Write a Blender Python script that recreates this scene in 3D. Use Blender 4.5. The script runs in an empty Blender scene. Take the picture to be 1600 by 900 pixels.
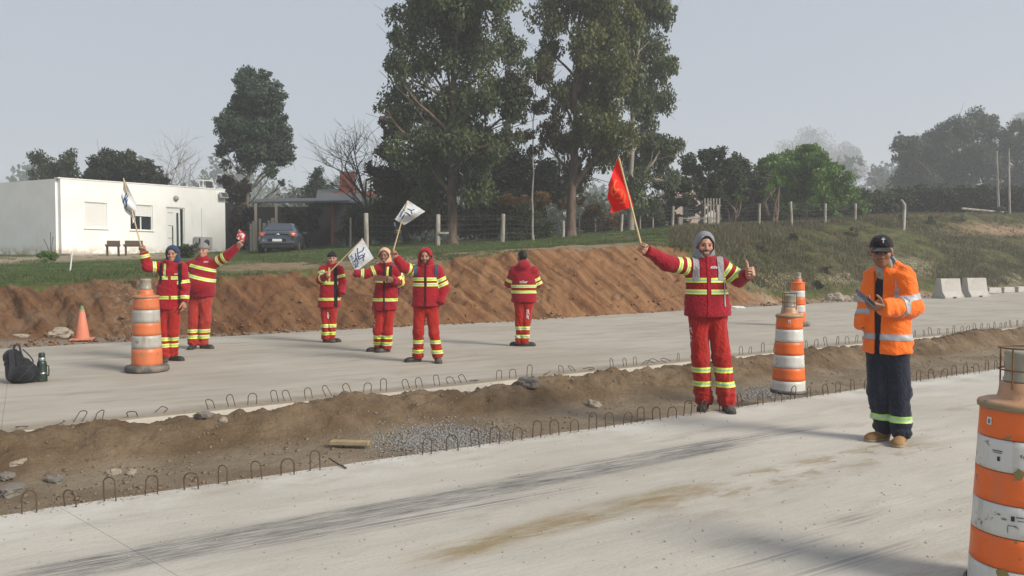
import bpy, math, random
import numpy as np
from mathutils import Vector, Matrix
from mathutils.bvhtree import BVHTree
R = math.radians
random.seed(7); rng = np.random.default_rng(7)
sc = bpy.context.scene
# ---------------- camera ----------------
F, CH, TH = 1250.0, 1.53, math.atan(43/1250)
cam = bpy.data.cameras.new('camera'); cam.sensor_width = 36; cam.lens = F/1600*36
cam.clip_start = .05; cam.clip_end = 3000
co = bpy.data.objects.new('camera', cam); sc.collection.objects.link(co)
co.location = (0, 0, CH); co.rotation_euler = (math.pi/2-TH, 0, 0); sc.camera = co
# ---------------- world, sun, exposure ----------------
SUN_EL, SUN_AZ = R(33), R(122)      # azimuth clockwise from +Y
w = bpy.data.worlds.new("World"); sc.world = w; w.use_nodes = True
nt = w.node_tree; nt.nodes.clear()
wo = nt.nodes.new('ShaderNodeOutputWorld'); bg = nt.nodes.new('ShaderNodeBackground')
sky = nt.nodes.new('ShaderNodeTexSky'); sky.sky_type = 'NISHITA'; sky.sun_disc = False
sky.sun_elevation = SUN_EL; sky.sun_rotation = SUN_AZ; sky.dust_density = 3; sky.air_density = 1.2; sky.ozone_density = 1.5
bw = nt.nodes.new('ShaderNodeMix'); bw.data_type = 'RGBA'; bw.inputs[0].default_value = .84
bw.inputs[7].default_value = (3.75, 4.15, 4.9, 1)      # the mist: an even pale grey-blue
nt.links.new(sky.outputs[0], bw.inputs[6]); nt.links.new(bw.outputs[2], bg.inputs[0])
bg.inputs[1].default_value = .083; nt.links.new(bg.outputs[0], wo.inputs[0])
sl = bpy.data.lights.new('sun', 'SUN'); sl.energy = 3.6; sl.angle = R(19); sl.color = (1, .93, .82)
so = bpy.data.objects.new('sun', sl); sc.collection.objects.link(so)
sdir = Vector((math.sin(SUN_AZ)*math.cos(SUN_EL), math.cos(SUN_AZ)*math.cos(SUN_EL), math.sin(SUN_EL)))
so.rotation_euler = sdir.to_track_quat('Z', 'Y').to_euler(); so.location = sdir*50
sc.view_settings.view_transform = 'Standard'; sc.view_settings.look = 'None'
sc.view_settings.exposure = 0.58; sc.view_settings.gamma = 1; sc.view_settings.use_curve_mapping = False
sc.cycles.volume_bounces = 1; sc.cycles.max_bounces = 6; sc.cycles.transparent_max_bounces = 8
C = sc.collection
cf = np.array([0, math.cos(TH), -math.sin(TH)]); cu = np.array([0, math.sin(TH), math.cos(TH)]); cx = np.array([1., 0, 0])
def ray(px, py): return F*cf + (px-800)*cx - (py-450)*cu
def G(px, py, z=0.0):
    d = ray(px, py); return np.array([0, 0, CH]) + d*(z-CH)/d[2]
def A(px, py, Y):
    d = ray(px, py); return np.array([0, 0, CH]) + d*Y/d[1]
UU = np.array([.854, .521, 0]); UU /= np.linalg.norm(UU); NN = np.array([-UU[1], UU[0], 0])
def st(p): return float(p@UU), float(p@NN)
def W(s, t, z=0.): return UU*s + NN*t + np.array([0, 0, z])
class Edge:
    def __init__(self, a, b):
        (s0, t0), (s1, t1) = st(G(*a)), st(G(*b)); self.b = (t1-t0)/(s1-s0); self.a = t0-self.b*s0
    def __call__(self, s): return self.a+self.b*s
NE = Edge((0, 805), (1600, 570)); FE = Edge((0, 675), (1600, 510)); BE = Edge((0, 545), (1600, 456))
def s_of(px, edge):       # where the vertical plane through column px meets an edge line
    k = (px-800)/F
    # X = k*Y ; X = s*ux+t*nx ; Y = s*uy + t*ny
    a, b = edge.a, edge.b
    return (k*NN[1]-NN[0])*a/((UU[0]+b*NN[0])-k*(UU[1]+b*NN[1]))
# ---------------- noise ----------------
_tab = rng.random(65536).astype(np.float32)
def vnoise(P):
    P = np.asarray(P, dtype=np.float32); i = np.floor(P).astype(np.int64); f = P-i; f = f*f*(3-2*f)
    def h(dx, dy, dz):
        return _tab[((i[..., 0]+dx)*73856093 ^ (i[..., 1]+dy)*19349663 ^ (i[..., 2]+dz)*83492791) & 65535]
    x, y, z = f[..., 0], f[..., 1], f[..., 2]
    a = h(0,0,0)*(1-x)+h(1,0,0)*x; b = h(0,1,0)*(1-x)+h(1,1,0)*x
    c = h(0,0,1)*(1-x)+h(1,0,1)*x; d = h(0,1,1)*(1-x)+h(1,1,1)*x
    return (a*(1-y)+b*y)*(1-z)+(c*(1-y)+d*y)*z
def fbm(P, o=4):
    P = np.asarray(P, dtype=np.float32); s = 0; a = .5; n = 0
    for k in range(o): s = s+a*vnoise(P*(2**k)+k*17.3); n += a; a *= .5
    return s/n-.5
# ---------------- materials ----------------
class MT:
    def __init__(self, name):
        self.m = bpy.data.materials.new(name); self.m.use_nodes = True; self.nt = self.m.node_tree
        self.b = self.nt.nodes['Principled BSDF']; self.geo = None
    def n(self, t, **kw):
        x = self.nt.nodes.new(t)
        for k, v in kw.items(): setattr(x, k, v)
        return x
    def l(self, a, b): self.nt.links.new(a, b)
    def put(self, sock, v):
        if hasattr(v, 'is_output') or isinstance(v, bpy.types.NodeSocket): self.l(v, sock)
        elif isinstance(v, (tuple, list)) and len(v) == 3 and sock.type == 'RGBA': sock.default_value = (*v, 1)
        else: sock.default_value = v
    def pos(self):
        if not self.geo: self.geo = self.n('ShaderNodeNewGeometry')
        return self.geo.outputs['Position']
    def obj(self): return self.n('ShaderNodeTexCoord').outputs['Object']
    def math(self, op, a, b=0., c=0., clamp=False):
        x = self.n('ShaderNodeMath', operation=op, use_clamp=clamp)
        for i, v in enumerate((a, b, c)): self.put(x.inputs[i], v)
        return x.outputs[0]
    def dot(self, v, w_):
        x = self.n('ShaderNodeVectorMath', operation='DOT_PRODUCT'); self.put(x.inputs[0], v); x.inputs[1].default_value = tuple(w_)
        return x.outputs['Value']
    def comb(self, a, b, c):
        x = self.n('ShaderNodeCombineXYZ')
        for i, v in enumerate((a, b, c)): self.put(x.inputs[i], v)
        return x.outputs[0]
    def road(self, ks=1, kt=1):
        p = self.pos(); s = self.dot(p, UU*ks); t = self.dot(p, NN*kt); z = self.dot(p, (0, 0, 1)); return self.comb(s, t, z)
    def noise(self, vec, scale, detail=4, rough=.55, dist=0):
        x = self.n('ShaderNodeTexNoise'); self.l(vec, x.inputs['Vector']); x.inputs['Scale'].default_value = scale
        x.inputs['Detail'].default_value = detail; x.inputs['Roughness'].default_value = rough; x.inputs['Distortion'].default_value = dist
        return x.outputs['Fac']
    def sstep(self, v, a, b, lo=0., hi=1.):
        x = self.n('ShaderNodeMapRange', interpolation_type='SMOOTHSTEP'); self.put(x.inputs[0], v)
        for i, q in enumerate((a, b, lo, hi)): self.put(x.inputs[i+1], q)
        return x.outputs[0]
    def lin(self, v, a, b, lo=0., hi=1.):
        x = self.n('ShaderNodeMapRange'); self.put(x.inputs[0], v)
        for i, q in enumerate((a, b, lo, hi)): self.put(x.inputs[i+1], q)
        return x.outputs[0]
    def mix(self, f, a, b, bt='MIX'):
        x = self.n('ShaderNodeMix', data_type='RGBA', blend_type=bt); self.put(x.inputs[0], f); self.put(x.inputs[6], a); self.put(x.inputs[7], b)
        return x.outputs[2]
    def attr(self, name, out='Fac'):
        x = self.n('ShaderNodeAttribute', attribute_name=name); return x.outputs[out]
    def bump(self, h, strength=.5, dist=.02):
        x = self.n('ShaderNodeBump'); self.put(x.inputs['Height'], h); x.inputs['Strength'].default_value = strength
        x.inputs['Distance'].default_value = dist; self.l(x.outputs[0], self.b.inputs['Normal'])
    def fin(self, col, rough=.8, metal=0., spec=.3):
        self.put(self.b.inputs['Base Color'], col); self.put(self.b.inputs['Roughness'], rough)
        self.b.inputs['Metallic'].default_value = metal; self.b.inputs['Specular IOR Level'].default_value = spec
        return self.m
_mc = {}
def simple(name, col, rough=.7, metal=0., var=.25, scale=6., bump=0., spec=.3, dirt=None, dscale=3., damt=.5):
    if name in _mc: return _mc[name]
    t = MT(name); p = t.obj(); f = t.noise(p, scale, 5)
    c = t.mix(f, tuple(max(0, v*(1-var)) for v in col), tuple(min(1, v*(1+var)) for v in col))
    if dirt:
        g = t.sstep(t.noise(p, dscale, 6, .65), .5, .68, 0., damt); c = t.mix(g, c, dirt)
    if bump: t.bump(t.noise(p, scale*6, 5), .6, bump)
    _mc[name] = t.fin(c, rough, metal, spec); return _mc[name]
def cloth(name, col, dirt=(.2, .13, .09), damt=.25, rough=.85):
    if name in _mc: return _mc[name]
    t = MT(name); p = t.pos(); f = t.noise(p, 5, 4)
    c = t.mix(f, tuple(v*.8 for v in col), tuple(min(1, v*1.18) for v in col))
    c = t.mix(t.sstep(t.noise(p, 9, 5, .7), .52, .75, 0., damt), c, dirt)
    q = t.comb(t.dot(p, (17, 0, 4)), t.dot(p, (0, 17, 3)), t.dot(p, (0, 0, 6))); r1 = t.math('ABSOLUTE', t.math('SUBTRACT', t.noise(q, 1., 3, .5, .8), .5)); q2 = t.comb(t.dot(p, (10, 0, 0)), t.dot(p, (0, 10, 0)), t.dot(p, (14, 0, 24))); r2 = t.math('ABSOLUTE', t.math('SUBTRACT', t.noise(q2, 1., 3, .5, .6), .5))
    t.bump(t.math('ADD', t.math('ADD', t.math('SQRT', r1), t.math('MULTIPLY', t.math('SQRT', r2), .7)), t.math('MULTIPLY', t.noise(p, 420, 2), .06)), .8, .014)
    t.b.inputs['Sheen Weight'].default_value = .15
    _mc[name] = t.fin(c, rough, 0, .2); return _mc[name]
# ---------------- mesh helpers ----------------
def link(o, parent=None):
    C.objects.link(o)
    if parent is not None: o.parent = parent
    return o
def np_mesh(name, V, Fc, m, parent=None, attrs=None, smooth=True, loc=None, cols=None):
    me = bpy.data.meshes.new(name); V = np.ascontiguousarray(V, dtype=np.float32); Fc = np.ascontiguousarray(Fc, dtype=np.int32)
    me.vertices.add(len(V)); me.vertices.foreach_set('co', V.ravel()); n, k = Fc.shape
    me.loops.add(n*k); me.loops.foreach_set('vertex_index', Fc.ravel()); me.polygons.add(n)
    me.polygons.foreach_set('loop_start', np.arange(0, n*k, k, dtype=np.int32))
    if smooth: me.polygons.foreach_set('use_smooth', np.ones(n, dtype=bool))
    me.update(calc_edges=True)
    for an, av in (attrs or {}).items():
        a = me.attributes.new(an, 'FLOAT', 'POINT'); a.data.foreach_set('value', np.asarray(av, dtype=np.float32))
    if cols is not None:
        a = me.attributes.new('col', 'FLOAT_COLOR', 'POINT'); c4 = np.ones((len(V), 4), np.float32); c4[:, :3] = cols; a.data.foreach_set('color', c4.ravel())
    me.materials.append(m); o = bpy.data.objects.new(name, me); link(o, parent)
    if loc is not None: o.location = loc
    return o
class MB:
    def __init__(self): self.v = []; self.f = []; self.sm = []
    def add(self, V, Fs, M=None, smooth=False):
        b = len(self.v)
        for p in V:
            p = Vector(tuple(p)); self.v.append(tuple(M@p) if M is not None else tuple(p))
        for f in Fs: self.f.append(tuple(b+i for i in f)); self.sm.append(smooth)
        return self
    def box(self, c, s, M=None, top=1., topy=None):
        x, y, z = s[0]/2, s[1]/2, s[2]/2; k = top; ky = top if topy is None else topy
        V = [(-x,-y,-z),(x,-y,-z),(x,y,-z),(-x,y,-z),(-x*k,-y*ky,z),(x*k,-y*ky,z),(x*k,y*ky,z),(-x*k,y*ky,z)]
        V = [(a+c[0], b+c[1], d+c[2]) for a, b, d in V]
        return self.add(V, [(3,2,1,0),(4,5,6,7),(0,1,5,4),(1,2,6,5),(2,3,7,6),(3,0,4,7)], M)
    def tube(self, P, r, n=8, cap=True, M=None):
        P = [Vector(tuple(p)) for p in P]; rr = r if hasattr(r, '__len__') else [r]*len(P); V = []; prev = None
        for i, p in enumerate(P):
            d = (P[min(i+1, len(P)-1)]-P[max(i-1, 0)]).normalized()
            if prev is None: a = d.orthogonal().normalized()
            else: a = (prev-d*prev.dot(d)).normalized()
            prev = a; b = d.cross(a)
            for k in range(n):
                q = 2*math.pi*k/n; V.append(p+(a*math.cos(q)+b*math.sin(q))*rr[i])
        Fs = [(i*n+k, i*n+(k+1)%n, (i+1)*n+(k+1)%n, (i+1)*n+k) for i in range(len(P)-1) for k in range(n)]
        self.add(V, Fs, M, True)
        if cap: self.add(V[:n], [tuple(range(n-1, -1, -1))], M); self.add(V[-n:], [tuple(range(n))], M)
        return self
    def lathe(self, prof, n=32, M=None, smooth=True, jag=None):
        V = [(r*math.cos(2*math.pi*k/n), r*math.sin(2*math.pi*k/n), z+(jag[i][k] if jag and jag[i] else 0)) for i, (r, z) in enumerate(prof) for k in range(n)]
        return self.add(V, [(i*n+k, i*n+(k+1)%n, (i+1)*n+(k+1)%n, (i+1)*n+k) for i in range(len(prof)-1) for k in range(n)], M, smooth)
    def prism(self, pts, axis_vec, M=None):
        n = len(pts); V = [Vector(p) for p in pts]; V += [v+Vector(axis_vec) for v in V]
        return self.add(V, [tuple(range(n-1, -1, -1)), tuple(range(n, 2*n))]+[(i, (i+1)%n, n+(i+1)%n, n+i) for i in range(n)], M)
    def mesh(self, name, m):
        me = bpy.data.meshes.new(name); me.from_pydata(self.v, [], self.f)
        me.polygons.foreach_set('use_smooth', self.sm); me.update(); me.materials.append(m); return me
    def build(self, name, m, parent=None, loc=None):
        o = bpy.data.objects.new(name, self.mesh(name, m)); link(o, parent)
        if loc is not None: o.location = tuple(loc)
        return o
def bev(o, w_=.01, seg=2):
    b = o.modifiers.new('bevel', 'BEVEL'); b.width = w_; b.segments = seg; b.limit_method = 'ANGLE'; b.angle_limit = R(40); return o
def tag(o, label=None, cat=None, group=None, kind=None):
    if label: o['label'] = label
    if cat: o['category'] = cat
    if group: o['group'] = group
    if kind: o['kind'] = kind
    return o
def thing(name, label, cat, loc=(0,0,0), rz=0., group=None):
    o = bpy.data.objects.new(name, None); o.empty_display_size = .1; C.objects.link(o); o.location = tuple(loc); o.rotation_euler = (0, 0, rz)
    return tag(o, label, cat, group)
def dup(root, loc=None, rz=None, label=None, group=None):
    r = root.copy(); C.objects.link(r)
    if loc is not None: r.location = tuple(loc)
    if rz is not None: r.rotation_euler = (0, 0, rz)
    if label: r['label'] = label
    if group: r['group'] = group
    for ch in list(root.children):
        c = ch.copy(); C.objects.link(c); c.parent = r
        for g in ch.children:
            d = g.copy(); C.objects.link(d); d.parent = c
    return r
def text_geo(s, size, mat=None):
    cu_ = bpy.data.curves.new('text', 'FONT'); cu_.body = s; cu_.size = size; cu_.align_x = 'CENTER'; cu_.align_y = 'CENTER'; cu_.resolution_u = 2
    cu_.offset = size*.012
    o = bpy.data.objects.new('text', cu_); C.objects.link(o); dg = bpy.context.evaluated_depsgraph_get(); dg.update()
    me = o.evaluated_get(dg).to_mesh(); V = [tuple(v.co) for v in me.vertices]; Fs = [tuple(p.vertices) for p in me.polygons]
    o.evaluated_get(dg).to_mesh_clear(); bpy.data.objects.remove(o); bpy.data.curves.remove(cu_); return V, Fs
# ---------------- materials of the setting ----------------
def concrete_mat(name, base, lo, near):
    t = MT(name); rp = t.road(); p = t.pos()
    big = t.noise(rp, .35, 5, .6); c = t.mix(t.sstep(big, .3, .7), lo, base)
    st_ = t.noise(t.road(.5, 3.), 1.1, 6, .6); c = t.mix(t.sstep(st_, .45, .72, 0, .55), c, tuple(v*.8 for v in lo))
    wsh = t.noise(t.road(.35, 1.4), 1.7, 5, .6); c = t.mix(t.sstep(wsh, .5, .7, 0, .45), c, tuple(min(.62, v*1.12) for v in base))
    mud = t.noise(t.road(.6, 1.6), 1.3, 7, .68); c = t.mix(t.sstep(mud, .52, .7, 0, .5 if near else .6), c, (.26, .215, .155))
    fine = t.noise(p, 45, 4, .7); c = t.mix(t.math('MULTIPLY', t.sstep(fine, .35, .75), .16), c, (.25, .24, .22))
    spk = t.noise(p, 130, 2); c = t.mix(t.sstep(spk, .68, .76, 0, .5), c, (.16, .14, .12))
    sep = t.n('ShaderNodeSeparateXYZ'); t.l(rp, sep.inputs[0]); S_, T_ = sep.outputs[0], sep.outputs[1]
    def band(p0, p1, w0, w1, fade, streak, col, amt, c, wob=.05, thr=(.42, .6)):
        (s0, t0), (s1, t1) = st(G(*p0)), st(G(*p1)); b = (t1-t0)/(s1-s0); a = t0-b*s0
        off = t.math('SUBTRACT', T_, t.math('MULTIPLY_ADD', S_, b, a))
        off = t.math('ADD', off, t.math('MULTIPLY', t.math('SUBTRACT', t.noise(rp, .8, 3), .5), wob*2))
        m = t.sstep(t.math('ABSOLUTE', off), w0, w1, 1., 0.)
        m = t.math('MULTIPLY', m, t.sstep(S_, s0-fade, s0+fade)); m = t.math('MULTIPLY', m, t.sstep(S_, s1-fade, s1+fade, 1., 0.))
        m = t.math('MULTIPLY', m, t.sstep(t.noise(streak[0], streak[1], 5, .62), thr[0], thr[1])); m = t.math('MULTIPLY', m, t.math('MULTIPLY', t.sstep(t.noise(t.road(1.1, 5), 1.7, 6, .7), .36, .60, .35, 1.), amt))
        return t.mix(m, c, col)
    if near:
        c_clean = c
        sr = (t.road(.10, 34), 1.5)
        c = band((20, 908), (1150, 690), .13, .20, .35, sr, (.075, .075, .075), 1., c, .02, (.30, .58)); c = band((20, 908), (1150, 690), .05, .24, .35, (t.road(1.5, 9), 1.6), (.18, .175, .165), .8, c, .02, (.38, .62)); lt_ = t.noise(t.road(4, 75), 1.2, 4, .65); c = band((300, 870), (900, 758), .02, .09, .5, sr, (.11, .11, .11), .8, c, .02, (.35, .6))
        c = t.mix(t.sstep(lt_, .46, .60, 0, .62), c, c_clean)
        c = band((1050, 706), (1290, 664), .06, .14, .3, sr, (.10, .10, .105), .75, c, .04, (.38, .6))
        c = band((400, 850), (900, 765), .05, .14, .3, sr, (.15, .14, .14), .6, c, .05)
        c = band((1010, 960), (1370, 792), .03, .12, .3, (t.road(.5, 22), 2.), (.13, .13, .13), .6, c, .05, (.45, .62))
        c = band((1250, 900), (1420, 850), .02, .1, .15, sr, (.13, .13, .13), .5, c, .05)
        bl = (rp, 2.6)
        c = band((660, 872), (1085, 764), .03, .21, .30, (t.road(.8, 1.6), 4.), (.25, .19, .095), 1., c, .08, (.12, .5))
        c = band((1000, 790), (1440, 690), .10, .28, .5, (t.road(.7, 1.5), 3.2), (.27, .21, .12), .8, c, .05, (.46, .56))
        br = t.noise(t.road(2.5, 70), 1.3, 3); c = t.mix(t.sstep(br, .35, .7, 0, .22), c, (.24, .225, .20))
    if not near:
        e = t.math('SUBTRACT', T_, t.math('MULTIPLY_ADD', S_, FE.b, FE.a)); e = t.math('ADD', e, t.math('MULTIPLY', t.math('SUBTRACT', t.noise(rp, 2.2, 4), .5), .35))
        c = t.mix(t.sstep(e, .10, .42, .75, 0.), c, (.25, .205, .15))
        zz = t.dot(p, (0, 0, 1)); fz_ = t.sstep(zz, -.006, -.014); c = t.mix(fz_, c, t.mix(t.noise(p, 12, 5), (.42, .39, .33), (.58, .55, .49)))
    else:
        e = t.math('SUBTRACT', t.math('MULTIPLY_ADD', S_, NE.b, NE.a), T_); c = t.mix(t.math('MULTIPLY', t.sstep(e, .75, .05, 0, .7), t.sstep(t.noise(rp, 1.2, 6, .65), .42, .62)), c, (.57, .555, .51))
    t.bump(t.math('ADD', t.noise(rp, 30, 5, .7), t.math('MULTIPLY', t.noise(t.road(1, 6), 6, 4), .6)), .35, .012)
    return t.fin(c, t.lin(mud, .3, .7, .75, .9), 0, .25)
M_near = concrete_mat('near_concrete', (.52, .49, .43), (.43, .40, .345), True)
M_far = concrete_mat('far_concrete', (.42, .385, .325), (.34, .305, .25), False)
def soil_mat():
    t = MT('median_soil'); p = t.pos(); f = t.noise(p, 1.3, 6, .6)
    c = t.mix(t.sstep(f, .35, .68), (.135, .092, .054), (.235, .172, .110)); g = t.noise(p, 14, 5, .7)
    c = t.mix(t.sstep(g, .5, .75, 0, .7), c, (.085, .058, .037)); c = t.mix(t.sstep(t.noise(p, 60, 3), .6, .75, 0, .6), c, (.32, .26, .19))
    c = t.mix(t.attr('flat'), c, t.mix(t.sstep(f, .3, .7), (.20, .155, .105), (.30, .25, .185)))
    t.bump(t.math('ADD', t.noise(p, 9, 8, .7), t.math('MULTIPLY', t.noise(p, 40, 5, .7), .4)), 1., .05)
    return t.fin(c, .95, 0, .1)
M_soil = soil_mat()
def terrain_mat():
    t = MT('bank_and_grass'); p = t.pos(); kk = t.attr('kk'); gx = t.attr('gx')
    n1 = t.noise(p, .55, 6, .62); n2 = t.noise(p, 2.2, 6, .65); n3 = t.noise(p, 9, 5, .7)
    # soil: vertical digger marks run down the slope (coordinate along the bank stretched)
    dv = t.comb(t.math('ADD', t.dot(p, UU*2.6), t.math('MULTIPLY', t.dot(p, (0,0,1)), 1.6)), t.math('MULTIPLY', t.dot(p, NN), .35), t.math('MULTIPLY', t.dot(p, (0,0,1)), .5))
    n4 = t.noise(dv, 1.5, 6, .62)
    s = t.mix(t.sstep(n1, .35, .65), (.165, .075, .033), (.235, .125, .060))
    s = t.mix(t.sstep(n4, .42, .7, 0, .75), s, (.32, .18, .092)); s = t.mix(t.sstep(n4, .5, .3, 0, .75), s, (.085, .048, .030))  # ridges lightened, crevices darkened: shade of the digger marks put into the colour
    lf = t.math('MULTIPLY', t.sstep(gx, 330, 120), t.sstep(n2, .42, .62)); s = t.mix(t.math('MULTIPLY', lf, .6), s, (.27, .20, .13))
    lf2 = t.math('MULTIPLY', t.sstep(t.math('ABSOLUTE', t.math('SUBTRACT', gx, 215)), 70, 20, 0, 1), t.sstep(n3, .5, .62)); s = t.mix(t.math('MULTIPLY', lf2, .75), s, (.42, .36, .26))
    s = t.mix(t.sstep(gx, 900, 250, 0, .45), s, (.095, .048, .026))
    s = t.mix(t.math('MULTIPLY', t.sstep(gx, 1140, 1220), t.sstep(n2, .35, .6)), s, (.35, .275, .19))
    s = t.mix(t.sstep(n3, .62, .75, 0, .5), s, (.13, .08, .05)); s = t.mix(t.sstep(t.noise(p, 30, 3), .66, .74, 0, .6), s, (.45, .36, .26))
    # grass
    g = t.mix(t.sstep(n2, .35, .65), (.042, .085, .018), (.09, .14, .032)); g = t.mix(t.sstep(n1, .47, .66, 0, .75), g, (.155, .13, .065))
    gr = t.mix(t.sstep(n2, .4, .7), (.062, .066, .024), (.16, .12, .062)); g = t.mix(t.sstep(gx, 1080, 1250, 0, .75), g, gr)
    g = t.mix(t.sstep(n3, .5, .75, 0, .5), g, (.03, .045, .015))
    # dirt track along the bank's top
    tr = t.math('MULTIPLY', t.sstep(t.math('ABSOLUTE', t.math('SUBTRACT', kk, t.lin(gx, 350, 1000, 3.45, 3.2))), .12, .5, 1., 0.), t.sstep(gx, 240, 420))
    tr = t.math('MULTIPLY', tr, t.sstep(gx, 1060, 960)); tr = t.math('MULTIPLY', tr, t.sstep(n2, .32, .5))
    g = t.mix(tr, g, t.mix(n3, (.20, .14, .085), (.36, .27, .18)))
    hb = t.math('MULTIPLY', t.sstep(gx, 60, 250, 0, 1), t.math('MULTIPLY', t.sstep(gx, 330, 300), t.sstep(t.math('ABSOLUTE', t.math('SUBTRACT', kk, 4.75)), .25, .05)))
    g = t.mix(t.math('MULTIPLY', t.sstep(t.math('ABSOLUTE', t.math('SUBTRACT', kk, t.lin(gx, 0, 250, 4.5, 4.75))), .15, .45, 1., 0.), t.math('MULTIPLY', t.sstep(gx, 330, 250), t.sstep(n2, .34, .48))), g, (.33, .27, .19))
    # outcrop of pale soil, upper right of the hillside
    oc = t.math('MULTIPLY', t.sstep(gx, 1440, 1560), t.sstep(t.math('ABSOLUTE', t.math('SUBTRACT', kk, 4.45)), .35, .05, 0, 1)); oc = t.math('MULTIPLY', oc, t.sstep(n2, .38, .5))
    g = t.mix(oc, g, (.30, .20, .13))
    for gx0, w0, k0 in ((1215, 60, 2.7), (1330, 70, 2.75), (1420, 60, 3.1), (1560, 70, 2.6)):
        q = t.math('MULTIPLY', t.sstep(t.math('ABSOLUTE', t.math('SUBTRACT', gx, gx0)), w0, w0*.3), t.sstep(t.math('ABSOLUTE', t.math('SUBTRACT', kk, k0)), .5, .1)); q = t.math('MULTIPLY', q, t.sstep(n3, .46, .6))
        g = t.mix(q, g, (.36, .30, .22))
    th = t.lin(gx, 1060, 1225, 3.0, 2.05); d = t.math('ADD', t.math('SUBTRACT', kk, th), t.math('MULTIPLY', t.math('SUBTRACT', n2, .5), .9))
    soilm = t.sstep(d, -.03, .06, 1., 0.)
    c = t.mix(soilm, g, s)
    sh = t.sstep(kk, 1.6, 2.05, 1., 0.); c = t.mix(sh, c, t.mix(n3, (.24, .19, .14), (.34, .29, .225)))
    h = t.math('ADD', t.math('MULTIPLY', n4, 1.2), t.math('MULTIPLY', t.noise(p, 6, 8, .72), .9))
    t.bump(h, 1., .10); return t.fin(c, .95, 0, .1)
M_terr = terrain_mat()
M_dirt = simple('base_dirt', (.26, .21, .15), .95, var=.3, scale=.3)
# ---------------- haze: one closed box of thin air round everything ----------------
hz = MT('haze_air'); hz.nt.nodes.remove(hz.b); pv = hz.n('ShaderNodeVolumePrincipled')
pv.inputs['Color'].default_value = (.93, .96, 1., 1); pv.inputs['Density'].default_value = .0018; pv.inputs['Anisotropy'].default_value = .1
hz.l(pv.outputs[0], hz.nt.nodes['Material Output'].inputs['Volume'])
o = MB().box((0, 290, 38.5), (1300, 760, 80)).build('haze', hz.m); tag(o, kind='stuff', label='thin pale morning mist lying over the whole site')
# ---------------- ground sheet ----------------
n = 60; xs = np.linspace(-440, 440, n); ys = np.linspace(-70, 570, n)
X, Y = np.meshgrid(xs, ys, indexing='ij'); V = np.stack([X.ravel(), Y.ravel(), np.full(X.size, -.35)], 1)
def grid_faces(a, b):
    i = np.arange(a*b).reshape(a, b); return np.stack([i[:-1, :-1], i[1:, :-1], i[1:, 1:], i[:-1, 1:]], -1).reshape(-1, 4)
tag(np_mesh('ground', V, grid_faces(n, n), M_dirt), kind='structure')
# ---------------- the terrain beyond the road ----------------
def edgeY(px): s = s_of(px, BE); return float(W(s, BE(s))[1])
COLS = [(-700, 568, (470, 2.2), (425, 25), (402, 35), (398, 50)),
 (0, 530, (452, 2.2), (417, 27), (399, 37), (396, 55)), (230, 523, (437, 2.2), (411, 29), (397, 39), (394, 55)),
 (350, 520, (433, 2.3), (407, 30), (396, 40), (391, 55)), (600, 511, (416, 2.9), (400, 27), (388, 33), (379, 48)),
 (800, 502, (393, 3.2), (389, 28), (378, 36), (371, 48)), (1000, 489, (384, 3.5), (375, 31), (362, 36), (357, 50)),
 (1070, 484, (386, 3.8), (368, 33), (356, 38), (352, 50)), (1215, 473, (430, 2.6), (378, 38), (350, 44), (347, 56)),
 (1400, 462, (430, 2.6), (378, 44), (337, 51), (335, 64)), (1600, 454, (431, 2.6), (380, 50), (335, 57), (334, 72)),
 (1900, 438, (422, 3.), (385, 74), (345, 84), (342, 110))]
def knots(c):
    px, fp = c[0], c[1]; fy = G(px, fp)[1]; ey = min(edgeY(px), fy*.985); L = [(ey*.94, -.2), (ey-.02, -.12), (fy, .0)]
    L[1] = (ey+.02*0, -.03); cp, dd = c[2]; y = fy+dd; L.append((y, A(px, cp, y)[2]))
    for q, y in c[3:]:
        L.append((max(y, L[-1][0]+1), A(px, q, max(y, L[-1][0]+1))[2]))
    z = L[-1][1]; y = L[-1][0]; L.append((y+60, z+.6)); L.append((520, z+1)); return L
KP = np.array([c[0] for c in COLS], float); KN = np.array([knots(c) for c in COLS])   # (cols, 9, 2)
def kn_at(px):
    px = np.asarray(px, float); return np.stack([np.stack([np.interp(px, KP, KN[:, j, q]) for q in (0, 1)], -1) for j in range(KN.shape[1])], -2)
def terr(px, Y):
    k = kn_at(np.array([px]))[0]; return float(np.interp(Y, k[:, 0], k[:, 1]))
def TP(px, Y, dz=0):
    return np.array([(px-800)/F*Y, Y, terr(px, Y)+dz])
pxs = np.concatenate([np.arange(-700, -40, 20), np.arange(-40, 1660, 3.2), np.arange(1660, 1901, 16)])
kks = np.concatenate([np.linspace(0, 2, 14)[:-1], np.linspace(2, 3, 44)[:-1], np.linspace(3, 4, 34)[:-1], np.linspace(4, 5, 34)[:-1], np.linspace(5, 6, 14)[:-1], np.linspace(6, 8, 14)])
K = kn_at(pxs); kf = np.floor(kks).astype(int).clip(0, 7); fr = kks-kf
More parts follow.
